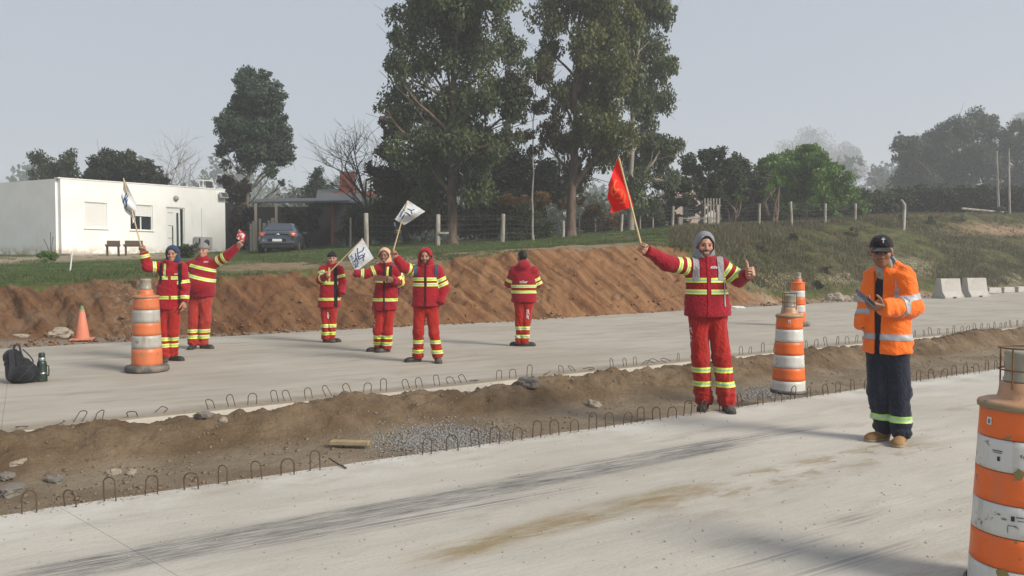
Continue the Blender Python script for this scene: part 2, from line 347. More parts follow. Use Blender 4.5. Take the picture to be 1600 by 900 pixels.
# gentle rounding of the profile
YY = K[:, kf, 0]*(1-fr)+K[:, kf+1, 0]*fr; ZZ = K[:, kf, 1]*(1-fr)+K[:, kf+1, 1]*fr
Zs = ZZ.copy()
for _ in range(3): Zs[:, 16:-1] = (Zs[:, 15:-2]+Zs[:, 16:-1]*2+Zs[:, 17:])/4
ZZ = Zs; PX = np.repeat(pxs[:, None], len(kks), 1); XX = (PX-800)/F*YY; KKK = np.repeat(kks[None], len(pxs), 0)
P3 = np.stack([XX, YY, ZZ], -1); so_ = (P3@UU); no_ = (P3@NN)
amp = np.interp(KKK, [0, 1.9, 2.15, 2.9, 3.1, 5, 8], [0, .01, .16, .16, .08, .08, .3]); soilw = np.interp(KKK, [1.95, 2.1, 2.95, 3.05], [0, 1, 1, 0])*np.interp(PX, [1100, 1250], [1, .25])
dig = fbm(np.stack([so_*2.4+ZZ*1.5, no_*.3, ZZ*.4], -1), 4)
disp = amp*fbm(P3*1.1, 4)*1.9 + soilw*dig*.42 + soilw*fbm(P3*4.5, 4)*.26 + soilw*fbm(P3*10, 3)*.13 + np.interp(KKK, [2, 2.1, 5], [.0, .05, .05])*fbm(P3*3.1, 3)
hill = np.interp(PX, [1150, 1300], [0, 1])*np.interp(KKK, [2, 2.2, 4.8, 5.1], [0, 1, 1, 0]); disp += hill*fbm(P3*.5, 4)*.9
ZZ2 = ZZ+disp; YY2 = YY-soilw*(dig*.3+fbm(P3*3.7+9, 4)*.2)
V = np.stack([XX+soilw*fbm(P3*3.3+31, 3)*.12, YY2, ZZ2], -1).reshape(-1, 3)
tag(np_mesh('terrain', V, grid_faces(len(pxs), len(kks)), M_terr, attrs={'kk': KKK.ravel(), 'gx': PX.ravel()}), kind='structure', label='cut earth bank with grass and scrub rising behind the road')
# ---------------- concrete roads, cast in panels ----------------
def jag_edge(f, s0, s1, step=.12, a=.012, off=0):
    s = np.arange(s0, s1-1e-6, step); s = np.append(s, s1); t = f(s)+off+np.array([a*(random.random()-.5)*2*(1 if 0 < i < len(s)-1 else 0) for i in range(len(s))])
    return list(zip(s, t))
def panel(root, name, sA, sB, lo, hi, m, z=0., th=.24, jl=0, jh=0, skew=0.):
    L = jag_edge(lo, sA+skew*0, sB, .15, jl) if jl else [(sA, lo(sA)), (sB, lo(sB))]
    Hh = jag_edge(hi, sA-skew, sB-skew, .15, jh) if jh else [(sA-skew, hi(sA-skew)), (sB-skew, hi(sB-skew))]
    poly = L+Hh[::-1]; n_ = len(poly); V = [W(s, t, z) for s, t in poly]
    inner = [W(s, t, z-.0) for s, t in poly]; lowv = [W(s, t, z-th) for s, t in poly]
    mb = MB(); mb.add(V+lowv, [tuple(range(n_))]+[(i+n_, (i+1)%n_+n_, (i+1)%n_, i) for i in range(n_)]); return mb.build(name, m, root)
road_n = thing('near_road', None, None); tag(road_n, kind='structure', label='pale near concrete carriageway with black tyre marks and tan dust stains')
road_f = thing('far_road', None, None); tag(road_f, kind='structure', label='far concrete carriageway that the group in red stands on')
(sj0, tj0), (sj1, tj1) = st(G(662, 725)), st(G(1337, 899)); jb = (sj1-sj0)/(tj1-tj0); sje = sj0+jb*(NE(sj0)-tj0)
gap = .0012
for k in range(-4, 7):
    a = sje+k*14.; b = a+14.
    panel(road_n, 'concrete_panel', a+gap, b-gap, lambda s: -2.2+0*s, lambda s: NE(s), M_near, jh=.014, skew=-jb*(NE(0)+2.2)*1.0)
    panel(road_n, 'concrete_panel', a+gap+jb*0-(-jb*(NE(0)+2.2))*0, b-gap, lambda s: -9+0*s, lambda s: -2.208+0*s, M_near, z=-.002)
for k in range(-4, 18):
    a = -7.2+k*7.; panel(road_f, 'concrete_panel', a+gap, a+7-gap, lambda s: FE(s), lambda s: BE(s), M_far, jl=.006, jh=.03, th=.3)
# ---------------- median trench with its berm of spoil ----------------
sv = np.concatenate([np.linspace(-30, -2, 60), np.arange(-2, 22, .035), np.linspace(22, 75, 260)]); vv = np.linspace(-.03, 1.03, 76)
S, Vv = np.meshgrid(sv, vv, indexing='ij'); t0, t1 = NE(S), FE(S); T = t0+(t1-t0)*Vv; wd = t1-t0
dfar = t1-T; dn = T-t0
pk = .50+.08*fbm(np.stack([S*.5, S*0, S*0], -1), 3)*2; ht = .235+.20*fbm(np.stack([S*1.1, S*0+5, S*0], -1), 4)
base = -.19
x = dfar-pk; rise = np.where(x < 0, np.exp(-(x/.42)**2), np.exp(-(np.maximum(x, 0)/(.40+.08*wd*.25))**2))
z = base+ht*rise
Pq = np.stack([S, T, S*0], -1)
rough = np.clip(rise*1.4, .12, 1); z = z+rough*(fbm(Pq*3., 5)*.13+fbm(Pq*9, 4)*.10+np.maximum(fbm(Pq*7+40, 3), .08)*.14)+fbm(Pq*26, 3)*.040*(rough+.2)
flat = np.clip(1-rise*4, 0, 1)*.8
z = np.where(dn < .05, np.minimum(z, -.05), z); z = np.where(dfar < 0.03, np.minimum(z, -.06), z)
# shallow trench closer to the near slab edge on the right
V = (S[..., None]*UU+T[..., None]*NN); V[..., 2] = z
tag(np_mesh('median_soil', V.reshape(-1, 3), grid_faces(len(sv), len(vv)), M_soil, attrs={'flat': flat.ravel()}), kind='structure', label='trench of loose brown soil between the two carriageways')
def med_z(s, t):
    i = int(np.clip(np.searchsorted(sv, s), 0, len(sv)-1)); v = (t-NE(s))/(FE(s)-NE(s)); j = int(np.clip((v+.03)/1.06*75, 0, 75)); return float(z[i, j])
def med_hit(px, py):
    d = ray(px, py)
    for q in np.arange(.9, 1.5, .002):     # march from the slab's level downwards
        p = np.array([0, 0, CH])+d*(-CH*q/d[2]*1.0); s_, t_ = st(p)
        if p[2] <= med_z(s_, t_): return p
    return G(px, py, -.15)
# ---------------- vegetation ----------------
def leaf_mat(name, a, b, tr=.25):
    t = MT(name); f = t.attr('tone'); c = t.mix(f, a, b); p = t.pos(); c = t.mix(t.sstep(t.noise(p, .6, 3), .35, .7, 0, .35), c, tuple(v*.7 for v in a))
    t.fin(c, .55, 0, .35); tb = t.n('ShaderNodeBsdfTranslucent'); t.put(tb.inputs[0], t.mix(f, tuple(v*1.2 for v in a), tuple(v*1.3 for v in b)))
    ms = t.n('ShaderNodeMixShader'); ms.inputs[0].default_value = tr; t.l(t.b.outputs[0], ms.inputs[1]); t.l(tb.outputs[0], ms.inputs[2])
    t.l(ms.outputs[0], t.nt.nodes['Material Output'].inputs['Surface']); return t.m
L_euc = leaf_mat('eucalyptus_leaves', (.040, .060, .024), (.135, .165, .070)); L_euc2 = leaf_mat('olive_leaves', (.050, .066, .018), (.17, .178, .058))
L_cool = leaf_mat('bluish_leaves', (.022, .044, .024), (.08, .12, .07)); L_dark = leaf_mat('dark_leaves', (.012, .018, .009), (.038, .050, .022))
L_brown = leaf_mat('brownish_needles', (.026, .022, .014), (.058, .046, .028)); L_wil = leaf_mat('bright_green_leaves', (.06, .12, .018), (.16, .28, .045))
L_or = leaf_mat('orange_leaves', (.13, .07, .018), (.26, .15, .035)); L_bush = leaf_mat('bush_leaves', (.022, .034, .012), (.075, .095, .035))
L_grass = leaf_mat('grass_blades', (.04, .068, .02), (.11, .125, .045), .15); L_weed = leaf_mat('dry_weeds', (.07, .068, .03), (.19, .15, .08), .15)
def bark(name, a, b):
    t = MT(name); p = t.pos(); v = t.comb(t.dot(p, (1,0,0)), t.dot(p, (0,1,0)), t.dot(p, (0,0,.25))); f = t.noise(v, 5, 6, .65)
    t.bump(t.noise(v, 14, 5), 1, .03); return t.fin(t.mix(t.sstep(f, .35, .65), a, b), .9, 0, .1)
B_brown = bark('brown_bark', (.09, .062, .045), (.19, .14, .105)); B_grey = bark('grey_bark', (.17, .15, .125), (.32, .29, .25)); B_dark = bark('dark_bark', (.04, .033, .027), (.09, .075, .06))
def leaves(cents, rads, n_each, ls, asp=2.2, droop=.5, flat=.8):
    """leaf quads scattered round clump centres"""
    N = int(np.sum(n_each)); idx = np.repeat(np.arange(len(cents)), n_each)
    d = rng.normal(size=(N, 3)); d /= np.linalg.norm(d, axis=1)[:, None]+1e-9; rr = rng.random(N)**.45
    Pc = cents[idx]+d*(rr*rads[idx])[:, None]*np.array([1, 1, flat])
    a = rng.normal(size=(N, 3)); a[:, 2] -= droop*2.2; a /= np.linalg.norm(a, axis=1)[:, None]
    b = np.cross(a, rng.normal(size=(N, 3))); b /= np.linalg.norm(b, axis=1)[:, None]+1e-9
    L = ls*(.6+.8*rng.random(N))[:, None]; a = a*L*.5; b = b*L*.5/asp
    V = np.stack([Pc-a, Pc-a*.1+b, Pc+a, Pc-a*.1-b], 1).reshape(-1, 3)
    tone = (rng.random(len(cents))*.6)[idx]+.4*rng.random(N)
    return V, np.arange(N*4).reshape(-1, 4), np.repeat(tone, 4)
def limb(mb, a, b, r0, r1, bend=.12, n=6, sides=6):
    a, b = np.array(a, float), np.array(b, float); L = np.linalg.norm(b-a); off = rng.normal(size=3)*L*bend; P = []
    for i in range(n+1):
        t = i/n; p = a*(1-t)+b*t+off*math.sin(math.pi*t)+rng.normal(size=3)*L*(.003 if n > 10 else .012)*(0 < i < n); P.append(p)
    mb.tube(P, [r0+(r1-r0)*i/n for i in range(n+1)], sides, False); return P
def tree(name, label, cat, group, base, lobes, Y, lm, bm, n=30000, ls=.16, tr=.2, droop=.5, depth=.9, cl=.26, kmul=1., top=None, sub=7, asp=2.2, cdens=1., parts=True, flat=.8, sides=6, fork=None, shell=.35, zbase=None):
    base3 = TP(base, Y) if zbase is None else np.array([(base-800)/F*Y, Y, zbase]); cen = []; rad = []; LC = []
    tot = sum(l[2]**2 for l in lobes)
    dmax = max(l[2] for l in lobes)*Y/F
    for l in lobes:
        r = l[2]*Y/F*1.08; yo = (random.random()*2-1)*depth*dmax if len(l) < 4 else l[3]
        c = A(l[0], l[1], Y+yo); LC.append((c, r)); k = max(4, int(26*cdens*(r/(dmax+1e-6))**1.2))
        for _ in range(k):
            d = rng.normal(size=3); d /= np.linalg.norm(d); q = r*(shell+(1-shell)*rng.random())*.86
            cen.append(c+d*q*np.array([1, 1, .92])); rad.append(r*cl*1.3*(.4+1.1*rng.random()))
    cen = np.array(cen); rad = np.array(rad); wgt = rad**1.7; ne = np.maximum(6, (n*kmul*wgt/wgt.sum())).astype(int)
    V, Fq, tone = leaves(cen, rad, ne, ls, asp, droop, flat)
    root = thing(name, label, cat, base3, 0, group)
    np_mesh('crown', V-base3, Fq, lm, root, {'tone': tone}, smooth=False)
    mb = MB(); tops = sorted(LC, key=lambda q: q[0][2]); topc = A(top[0], top[1], Y) if top else tops[-1][0]-np.array([0, 0, tops[-1][1]*.2])
    P = limb(mb, base3-np.array([0, 0, .3]), topc, tr, tr*.18, .015 if not fork else .03, 14, 10)
    # buttress flare
    mb.tube([base3-np.array([0, 0, .3]), base3+np.array([0, 0, .25])], [tr*1.45, tr*1.0], 10, False)
    for c, r in LC:
        i = int(np.argmin([abs(p[2]-(c[2]-r*1.1-abs(c[0]-p[0])*.6)) for p in P])); i = min(max(i, 3), 12); rr = tr*(1-.8*i/14)
        Q = limb(mb, P[i], c, rr*.55, rr*.2, .08, 6, sides)
        for q in range(sub):
            j = random.randrange(2, 7); tgt = c+rng.normal(size=3)*r*.55; limb(mb, Q[min(j, 6)], tgt, rr*.16, rr*.05, .1, 3, 4)
    mb.v = [tuple(np.array(v)-base3) for v in mb.v]; mb.build('trunk', bm, root); return root
EU = 'tall eucalyptus trees behind the fence'
tree('eucalyptus_tree', 'tallest broad eucalyptus with thick brown trunk, left one of the big pair of crowns', 'tree', EU, 707,
 [(690,8,58),(765,2,48),(640,30,36),(648,95,44),(720,80,58),(782,72,42),(640,165,50),(700,165,56),(768,150,46),(655,225,50),(722,235,60),(785,225,36),(690,288,42),(742,298,38),(700,-40,50),(625,120,26),(620,60,20),(660,310,30),(605,180,20),(800,110,34),(805,180,28),(700,-10,60)],
 36, L_euc, B_brown, 62000, .19, .25, .6, flat=1.1, cl=.24, top=(712, -20), cdens=1.1)
tree('eucalyptus_tree', 'eucalyptus with olive crown and dark trunk, middle of the tall crowns', 'tree', EU, 892,
 [(870,18,38),(925,-5,48),(856,75,28),(920,75,42),(905,140,40),(872,150,26),(930,195,42),(890,215,30),(955,150,38),(952,235,42),(905,272,32),(862,222,20),(880,-40,45),(980,210,25),(950,60,40),(965,110,34),(945,0,40),(850,110,26),(985,30,26)],
 38.5, L_euc2, B_brown, 44000, .19, .26, .8, flat=1.25, cl=.25, top=(905, -10), cdens=1.05)
tree('eucalyptus_tree', 'tall greyish eucalyptus at the right end of the row of high crowns', 'tree', EU, 985,
 [(1010,5,48),(1042,25,26),(1000,80,42),(1032,115,28),(1020,170,36),(1036,228,30),(1010,250,40),(985,292,34),(1042,285,24),(1015,322,26),(990,140,30),(1000,-45,50),(975,50,30)],
 42, L_euc, B_grey, 43000, .20, .2, .8, flat=1.25, cl=.25, top=(1005, 0), cdens=1.05)
tree('slender_tree', 'slim tree with thin pale stem and brownish crown between the big eucalyptuses', 'tree', None, 833,
 [(815,150,20),(845,165,18),(858,205,20),(818,212,17),(803,128,20),(848,122,17),(835,238,14),(870,180,14)], 35, L_brown, B_grey, 5000, .16, .055, .5, cl=.3, top=(838, 110))
tree('dark_cypress_tree', 'dark brownish evergreen left of the tallest eucalyptus trunk', 'tree', 'dark evergreens under the eucalyptuses', 640,
 [(622,205,24),(602,238,22),(615,290,38),(655,310,42),(602,332,26),(660,262,40),(640,345,26),(598,190,12),(585,265,14),(690,340,26)], 41, L_brown, B_dark, 26000, .24, .2, .1, cl=.36, shell=.15, cdens=1.5)
tree('dark_evergreen_tree', 'dark evergreen between the trunks of the big eucalyptuses', 'tree', 'dark evergreens under the eucalyptuses', 770,
 [(760,300,42),(800,262,36),(832,298,36),(780,335,30),(745,345,32),(850,270,26),(725,350,28),(820,320,30),(870,300,25)], 46, L_dark, B_dark, 26000, .26, .2, .1, cl=.36, shell=.15, cdens=1.5)
tree('orange_leaved_shrub', 'orange-brown leaved shrub behind the fence left of the olive eucalyptus', 'shrub', 'orange-leaved shrubs', 812,
 [(790,314,13),(820,318,15),(848,312,14),(805,335,10)], 42.5, L_or, B_dark, 5000, .13, .05, .3, cl=.32)
tree('orange_leaved_shrub', 'orange-brown leaved shrub under the red flag behind the fence', 'shrub', 'orange-leaved shrubs', 945,
 [(882,318,12),(930,330,13),(960,347,15),(945,360,12),(905,312,10)], 43.5, L_or, B_dark, 5000, .13, .05, .3, cl=.32)
tree('green_bush', 'rounded grey-green bush behind the fence right of the tallest trunk', 'bush', None, 828,
 [(800,355,18),(830,350,24),(853,358,18),(820,335,16),(843,370,16),(808,372,15)], 38, L_bush, B_dark, 13000, .12, .05, .2, cl=.36, shell=.1)
tree('eucalyptus_tree', 'narrow bluish-green eucalyptus standing alone right of the white house', 'tree', None, 387,
 [(395,120,20),(400,148,26),(380,165,26),(416,175,26),(358,195,24),(400,205,32),(436,215,24),(354,232,20),(394,243,30),(442,240,20),(352,258,12),(425,268,13),(452,248,10),(440,285,8),(380,130,16),(412,118,14),(420,150,24),(375,205,26),(418,235,26),(378,222,24),(408,175,28),(372,190,26),(430,190,22),(385,145,22)],
 50, L_cool, B_grey, 60000, .19, .17, .4, cl=.26, top=(396, 120), cdens=1.5)
tree('sparse_tree', 'sparse green tree behind the left end of the white house', 'tree', None, 78,
 [(60,250,15),(85,262,20),(105,248,15),(112,272,15),(50,272,9),(70,285,18),(45,292,8)], 55, L_bush, B_dark, 6000, .2, .14, .3, cl=.36)
tree('round_dark_tree', 'dense dark round tree behind the white house roof', 'tree', None, 195,
 [(165,262,25),(195,258,23),(225,274,25),(248,287,15),(140,280,16),(190,290,30)], 52, L_dark, B_dark, 22000, .22, .25, .1, cl=.3, shell=.5, cdens=1.4)
tree('dark_tree', 'dark dusty tree hard by the right end of the white house', 'tree', None, 368,
 [(370,302,18),(377,335,18),(358,285,14),(368,355,18),(380,290,12),(372,375,14)], 50, L_brown, B_dark, 9000, .2, .14, .2, cl=.34)
tree('small_conifer', 'small grey-green conifer left of the brick chimney', 'tree', None, 497,
 [(497,268,8),(495,285,14),(486,300,14),(508,298,14),(495,312,18)], 62, L_cool, B_dark, 7000, .2, .12, 0, cl=.4)
tree('dense_shrub', 'tall dark green shrub behind the leftmost fence post', 'shrub', 'shrubs between the shed and the fence', 565,
 [(560,335,20),(590,348,24),(545,352,16),(562,365,16),(605,370,18),(535,365,12)], 40, L_bush, B_dark, 12000, .15, .06, .2, cl=.36, shell=.1)
tree('dense_shrub', 'olive shrub right beside the parked blue car', 'shrub', 'shrubs between the shed and the fence', 458,
 [(455,340,14),(463,362,15),(447,330,10),(472,378,12),(458,384,12)], 41, L_brown, B_dark, 8000, .14, .05, .2, cl=.36, shell=.1)
tree('acacia_tree', 'dark spreading acacia in front of the pink-white house', 'tree', None, 1094,
 [(1080,262,25),(1110,248,24),(1150,262,27),(1100,288,26),(1150,298,24),(1182,280,22),(1070,300,26),(1130,272,28),(1125,308,22),(1150,320,20),(1085,322,14)], 47, L_bush, B_grey, 22000, .2, .14, .1, cl=.24, sub=3)
tree('dark_tree', 'dark tree filling the gap between the acacia and the bright green tree', 'tree', None, 1160,
 [(1160,310,20),(1140,330,18),(1175,335,18),(1180,300,18),(1150,345,14)], 50, L_dark, B_dark, 12000, .22, .12, .1, cl=.34, shell=.1)
tree('rounded_tree', 'bright green rounded tree right of the acacia above the grassy slope', 'tree', None, 1250,
 [(1212,266,30),(1250,254,32),(1288,268,32),(1312,290,26),(1230,292,36),(1280,302,36),(1325,312,22),(1250,322,28),(1196,288,22),(1345,322,15),(1225,330,24),(1290,330,24),(1210,318,24),(1255,338,20),(1315,334,20),(1195,262,18),(1270,242,20)], 50, L_wil, B_dark, 80000, .18, .2, .5, cl=.25, shell=.45, cdens=1.5)
tree('dark_bush', 'dark bush right of the bright green tree beside the leaning post', 'bush', None, 1372,
 [(1350,312,20),(1380,316,20),(1405,314,18),(1365,330,14),(1395,330,14),(1340,330,14)], 56, L_bush, B_dark, 14000, .2, .1, .2, cl=.34, shell=.2)
tree('broad_dark_tree', 'broad bluish-dark tree on the right of the hill above the hedge', 'tree', 'dark trees above the hedge', 1470,
 [(1420,232,24),(1428,265,30),(1460,225,28),(1490,207,32),(1525,202,30),(1480,258,36),(1528,250,34),(1500,298,34),(1442,293,28),(1412,282,18),(1405,215,10)], 105, L_cool, B_dark, 52000, .40, .5, .1, cl=.26, shell=.5, cdens=1.4)
tree('broad_dark_tree', 'broad dark tree cut by the right edge of the photo', 'tree', 'dark trees above the hedge', 1590,
 [(1565,225,26),(1590,213,24),(1615,250,36),(1568,280,34),(1600,300,34),(1640,230,30)], 106, L_cool, B_dark, 30000, .40, .5, .1, cl=.26, shell=.5, cdens=1.4)
for lab, bx, lb, Y in (('faint misty tree left of the pair fading behind the bright green tree', 1255, [(1262,222,26),(1228,235,16),(1290,240,18),(1240,250,22),(1275,250,25)], 520),
                   ('faint misty tree right of the pair beyond the bright green tree', 1325, [(1322,248,22),(1338,265,16),(1305,262,18)], 480),
                   ('faint misty tree above the right edge of the hill', 1598, [(1595,185,10),(1610,190,16),(1620,220,30)], 470)):
    tree('misty_tree', lab, 'tree', 'trees far off in the mist', bx, lb, Y, L_cool, B_dark, 9000, 1.5, 1.2, 0, cl=.4, sub=2, zbase=3.5)
# hedge
def hedge():
    N = 200; cs = []; rs = []
    for _ in range(520):
        px = 1400+260*random.random(); Y = 60+2.2*random.random(); top = 1.53+(407-292-6*random.random())*Y/F; zb = terr(px, Y)
        cs.append([(px-800)/F*Y, Y, zb+.2+(top-zb-.3)*random.random()]); rs.append(.5)
    V, Fq, tn = leaves(np.array(cs), np.array(rs), np.full(520, 60), .2, 1.8, 0)
    b = TP(1500, 61); r_ = thing('clipped_hedge', 'long dark clipped hedge on top of the right hillside', 'hedge', b)
    np_mesh('foliage', V-b, Fq, L_dark, r_, {'tone': tn}, smooth=False); mb = MB()
    for k in range(12):
        p = TP(1405+k*20, 61)-b; MB().tube([p, p+np.array([0, 0, 1.6])], [.06, .03], 6).build('stem', B_dark, r_)
hedge()
# far woods: one mass in the mist
cs = []; rs = []
for _ in range(3400):
    px = random.uniform(-900, 2500); Y = random.uniform(230, 300); top = 295+14*math.sin(px*.013)+10*math.sin(px*.041+2); 
    if px > 1330: top -= 12
    zt = 1.53+(407-top)*265/F*(.75+.5*vnoise(np.array([[px*.02, 0, 0]]))[0]); zz = 2+(zt-2)*random.random()**.8
    cs.append([(px-800)/F*Y, Y, zz]); rs.append(3.2)
V, Fq, tn = leaves(np.array(cs), np.array(rs), np.full(len(cs), 22), 1.7, 1.6, 0)
tag(np_mesh('far_woods', V, Fq, L_cool, None, {'tone': tn}, smooth=False), kind='stuff', label='far belt of woods dim in the mist')
for i, (px, lb, Y, lm_, lab) in enumerate([
 (930, [(915,345,16),(940,350,18),(925,330,12)], 47, L_brown, 'brown scrubby bush behind the fence left of the red flag'),
 (1005, [(990,345,16),(1012,340,18),(1028,350,14)], 47, L_bush, 'dark bush behind the fence below the red flag stick'),
 (1045, [(1040,335,16),(1060,345,14),(1052,320,12)], 50, L_dark, 'dark bush behind the fence just left of the pink-white house'),
 (1200, [(1192,335,14),(1212,340,14),(1205,325,12)], 49, L_dark, 'dark bush under the left side of the bright green tree'),
 (1265, [(1250,340,12),(1272,338,14),(1290,336,12)], 49, L_dark, 'dark bush under the middle of the bright green tree'),
 (1320, [(1310,330,16),(1335,328,16),(1350,325,12)], 51, L_bush, 'green bush under the right side of the bright green tree'),
 (735, [(728,355,16),(748,352,18),(765,358,14)], 44, L_dark, 'dark bush right of the thick brown eucalyptus trunk'),
 (660, [(655,352,14),(672,345,16),(640,348,12)], 46, L_brown, 'brownish bush left of the thick brown eucalyptus trunk'),
 (485, [(478,340,12),(490,330,12),(484,352,12)], 44.5, L_dark, 'dark shrub in front of the carport between its posts')]):
    tree('bush', lab, 'bush', 'bushes behind the fence', px, lb, Y, lm_, B_dark, 5000, .17, .05, .2, cl=.4, shell=.1, sub=2)
cs = []; rs = []
for _ in range(1500):
    px = random.uniform(-250, 1450); Y = random.uniform(84, 100); top = 312+10*math.sin(px*.02+1)+8*math.sin(px*.053); top += 14 if px < 330 else 0
    cs.append(list(A(px, top+(380-top)*random.random()**.9, Y))); rs.append(1.2)
V, Fq, tn = leaves(np.array(cs), np.array(rs), np.full(len(cs), 40), .6, 1.7, 0)
tag(np_mesh('woodland', V, Fq, L_bush, None, {'tone': tn}, smooth=False), kind='stuff', label='belt of scrubby woodland behind the gardens')
# bare trees
def bare(label, base, top, Y, spread, n1=16, r=.12, m=B_grey, lean=0., group='leafless winter trees', name='bare_tree', zb=None, seed=1):
    rs_ = np.random.default_rng(seed); b = TP(base, Y) if zb is None else np.array([(base-800)/F*Y, Y, zb]); tp = A(top[0], top[1], Y); H_ = tp[2]-b[2]
    mb = MB(); br = MB()
    def grow(p, d, L, r_, lev):
        P = [p]; q = p; dd = d
        for i in range(4):
            dd = dd+rs_.normal(size=3)*.10+np.array([0, 0, .05]); dd /= np.linalg.norm(dd); q = q+dd*L/4; P.append(q)
        (mb if lev == 0 else br).tube(P, [r_*(1-.16*i) for i in range(5)], 5 if lev < 2 else 3, False)
        if lev < 4:
            for i in range(n1 if lev == 0 else 4):
                j = rs_.integers(1 if lev else 2, 5); nd = dd*.75+rs_.normal(size=3)*spread; nd[2] = abs(nd[2])*.6+.2; nd /= np.linalg.norm(nd)
                grow(P[j], nd, L*(.55+.25*rs_.random()), r_*.5, lev+1)
    d0 = (tp-b)/np.linalg.norm(tp-b); root = thing(name, label, 'tree', b, 0, group)
    grow(np.zeros(3)-[0, 0, .2], d0, H_*.5, r, 0); mb.build('trunk', m, root); br.build('branches', m, root)
bare('tall leafless tree with leaning dark trunk beside the brick chimney', 578, (548, 165), 44, .62, 7, .13, B_dark, seed=3)
bare('pale leafless tree behind the roof of the white house', 268, (262, 225), 62, .6, 7, .13, B_grey, seed=5)
bare('reddish leafless tree behind the right end of the white house', 330, (330, 258), 66, .6, 6, .10, B_brown, seed=8)
bare('small round pale leafless tree in the mist left of the big hill trees', 1388, (1386, 250), 110, .65, 7, .16, B_grey, seed=9)
bare('dim leafless tree above the carport roof', 425, (428, 282), 90, .6, 6, .14, B_grey, seed=12)
# grass tufts and weeds
def tufts(name, n, pr, kr, h, wdt, m, label, blades=5, filt=None):
    px = rng.uniform(*pr, size=n); kk = rng.uniform(*kr, size=n)
    if filt is not None: keep = filt(px, kk); px, kk = px[keep], kk[keep]; n = len(px)
    Kq = kn_at(px); kf_ = np.floor(kk).astype(int).clip(0, 7); f_ = kk-kf_; ii = np.arange(n)
    Yq = Kq[ii, kf_, 0]*(1-f_)+Kq[ii, kf_+1, 0]*f_; Zq = Kq[ii, kf_, 1]*(1-f_)+Kq[ii, kf_+1, 1]*f_
    B = np.stack([(px-800)/F*Yq, Yq, Zq-.03], 1)
    B = np.repeat(B, blades, 0)+rng.normal(size=(n*blades, 3))*np.array([.09, .09, 0]); N = len(B)
    a = rng.uniform(0, 6.28, N); hh = h*(.4+.9*rng.random(N)); wv = np.stack([np.cos(a), np.sin(a), 0*a], 1)*wdt
    tip = B+np.stack([rng.normal(size=N)*.4*h, rng.normal(size=N)*.4*h, hh], 1)
    V = np.stack([B-wv, B+wv, tip], 1).reshape(-1, 3); tone = np.repeat(rng.random(N)*.5+.5*np.clip(fbm(B*.5, 3)*2+.5, 0, 1), 3)
    tag(np_mesh(name, V, np.arange(N*3).reshape(-1, 3), m, None, {'tone': tone}, smooth=False), kind='stuff', label=label)
def gf(px, kk):
    nz = fbm(np.stack([px*.02, kk*3, px*0], 1), 3)
    return (kk > 3.02+nz*.4) & ~((np.abs(kk-3.35) < .3) & (px > 330) & (px < 1000) & (nz > -.08)) & (px < 1080) & ~((kk > 4.2) & (kk < 5) & (px < 340) & (nz > -.12))
tufts('short_grass', 26000, (-60, 1090), (2.98, 6), .09, .012, L_grass, 'short green grass on top of the cut bank', filt=gf)
tufts('hillside_weeds', 19000, (1050, 1720), (2.35, 5.6), .22, .016, L_weed, 'rough olive weeds covering the right hillside', filt=lambda px, kk: ~((px > 1500) & (np.abs(kk-4.45) < .22) & (rng.random(len(px)) < .8)) & (kk > np.interp(px, [1060, 1225], [3.1, 2.3])+fbm(np.stack([px*.02, kk*3, px*0], 1), 3)*1.2))
tufts('hillside_grass', 15000, (1050, 1720), (2.9, 5.6), .13, .014, L_grass, 'green grass patches on the right hillside', filt=lambda px, kk: fbm(np.stack([px*.012, kk*1.5, px*0+4], 1), 3) > np.interp(px, [1050, 1500], [-.2, .05]))
# low shrubs on the hillside and the lawn
def shrublet(label, px, py, rpx, Y, m=L_bush, n=900, ls=.09, group=None, name='low_shrub', cat='shrub'):
    b = A(px, py, Y); b[2] = terr(px, Y); r = rpx*Y/F; k = 14; cs = b+rng.normal(size=(k, 3))*r*.45; cs[:, 2] = b[2]+np.abs(cs[:, 2]-b[2])*1.1+.05
    V, Fq, tn = leaves(cs, np.full(k, r*.4), np.full(k, n//k), ls, 2., 0); o = np_mesh(name, V-b, Fq, m, None, {'tone': tn}, smooth=False, loc=b); tag(o, label, cat, group)
shrublet('small green bush on the lawn in front of the white house corner', 77, 405, 14, 31, L_wil, 2600, .07, None, 'small_bush', 'bush')
shrublet('leafy plant between the two flag wavers in front of the air conditioner', 292, 392, 17, 34, L_bush, 2600, .09, None, 'leafy_plant', 'plant')
SL = ['tallest scrub clump by the leaning post on the hill brow', 'dark scrub clump a little below the leaning post', 'small scrub clump on the hillside left of the capped man', 'scrub clump above the far drum halfway up the slope', 'scrub clump on the slope right of the orange coat', 'scrub clump near the brow at the far right', 'low scrub clump just above the thumbs-up hand', 'dry scrub clump behind the black cap on the slope', 'low scrub clump at the hill foot left of the notebook', 'dry scrub clump at the hill foot right of the far drum']
for i, (px, py, r_, Y) in enumerate([(1412,330,13,50),(1455,345,10,50),(1330,375,10,43),(1240,380,9,39),(1500,372,9,52),(1560,350,10,56),(1190,400,8,34.5),(1365,400,9,40),(1290,440,8,34),(1275,455,7,32)]):
    shrublet(SL[i], px, py, r_, Y, L_bush if i % 2 else L_weed, 900, .1, 'scrub clumps scattered on the hillside')
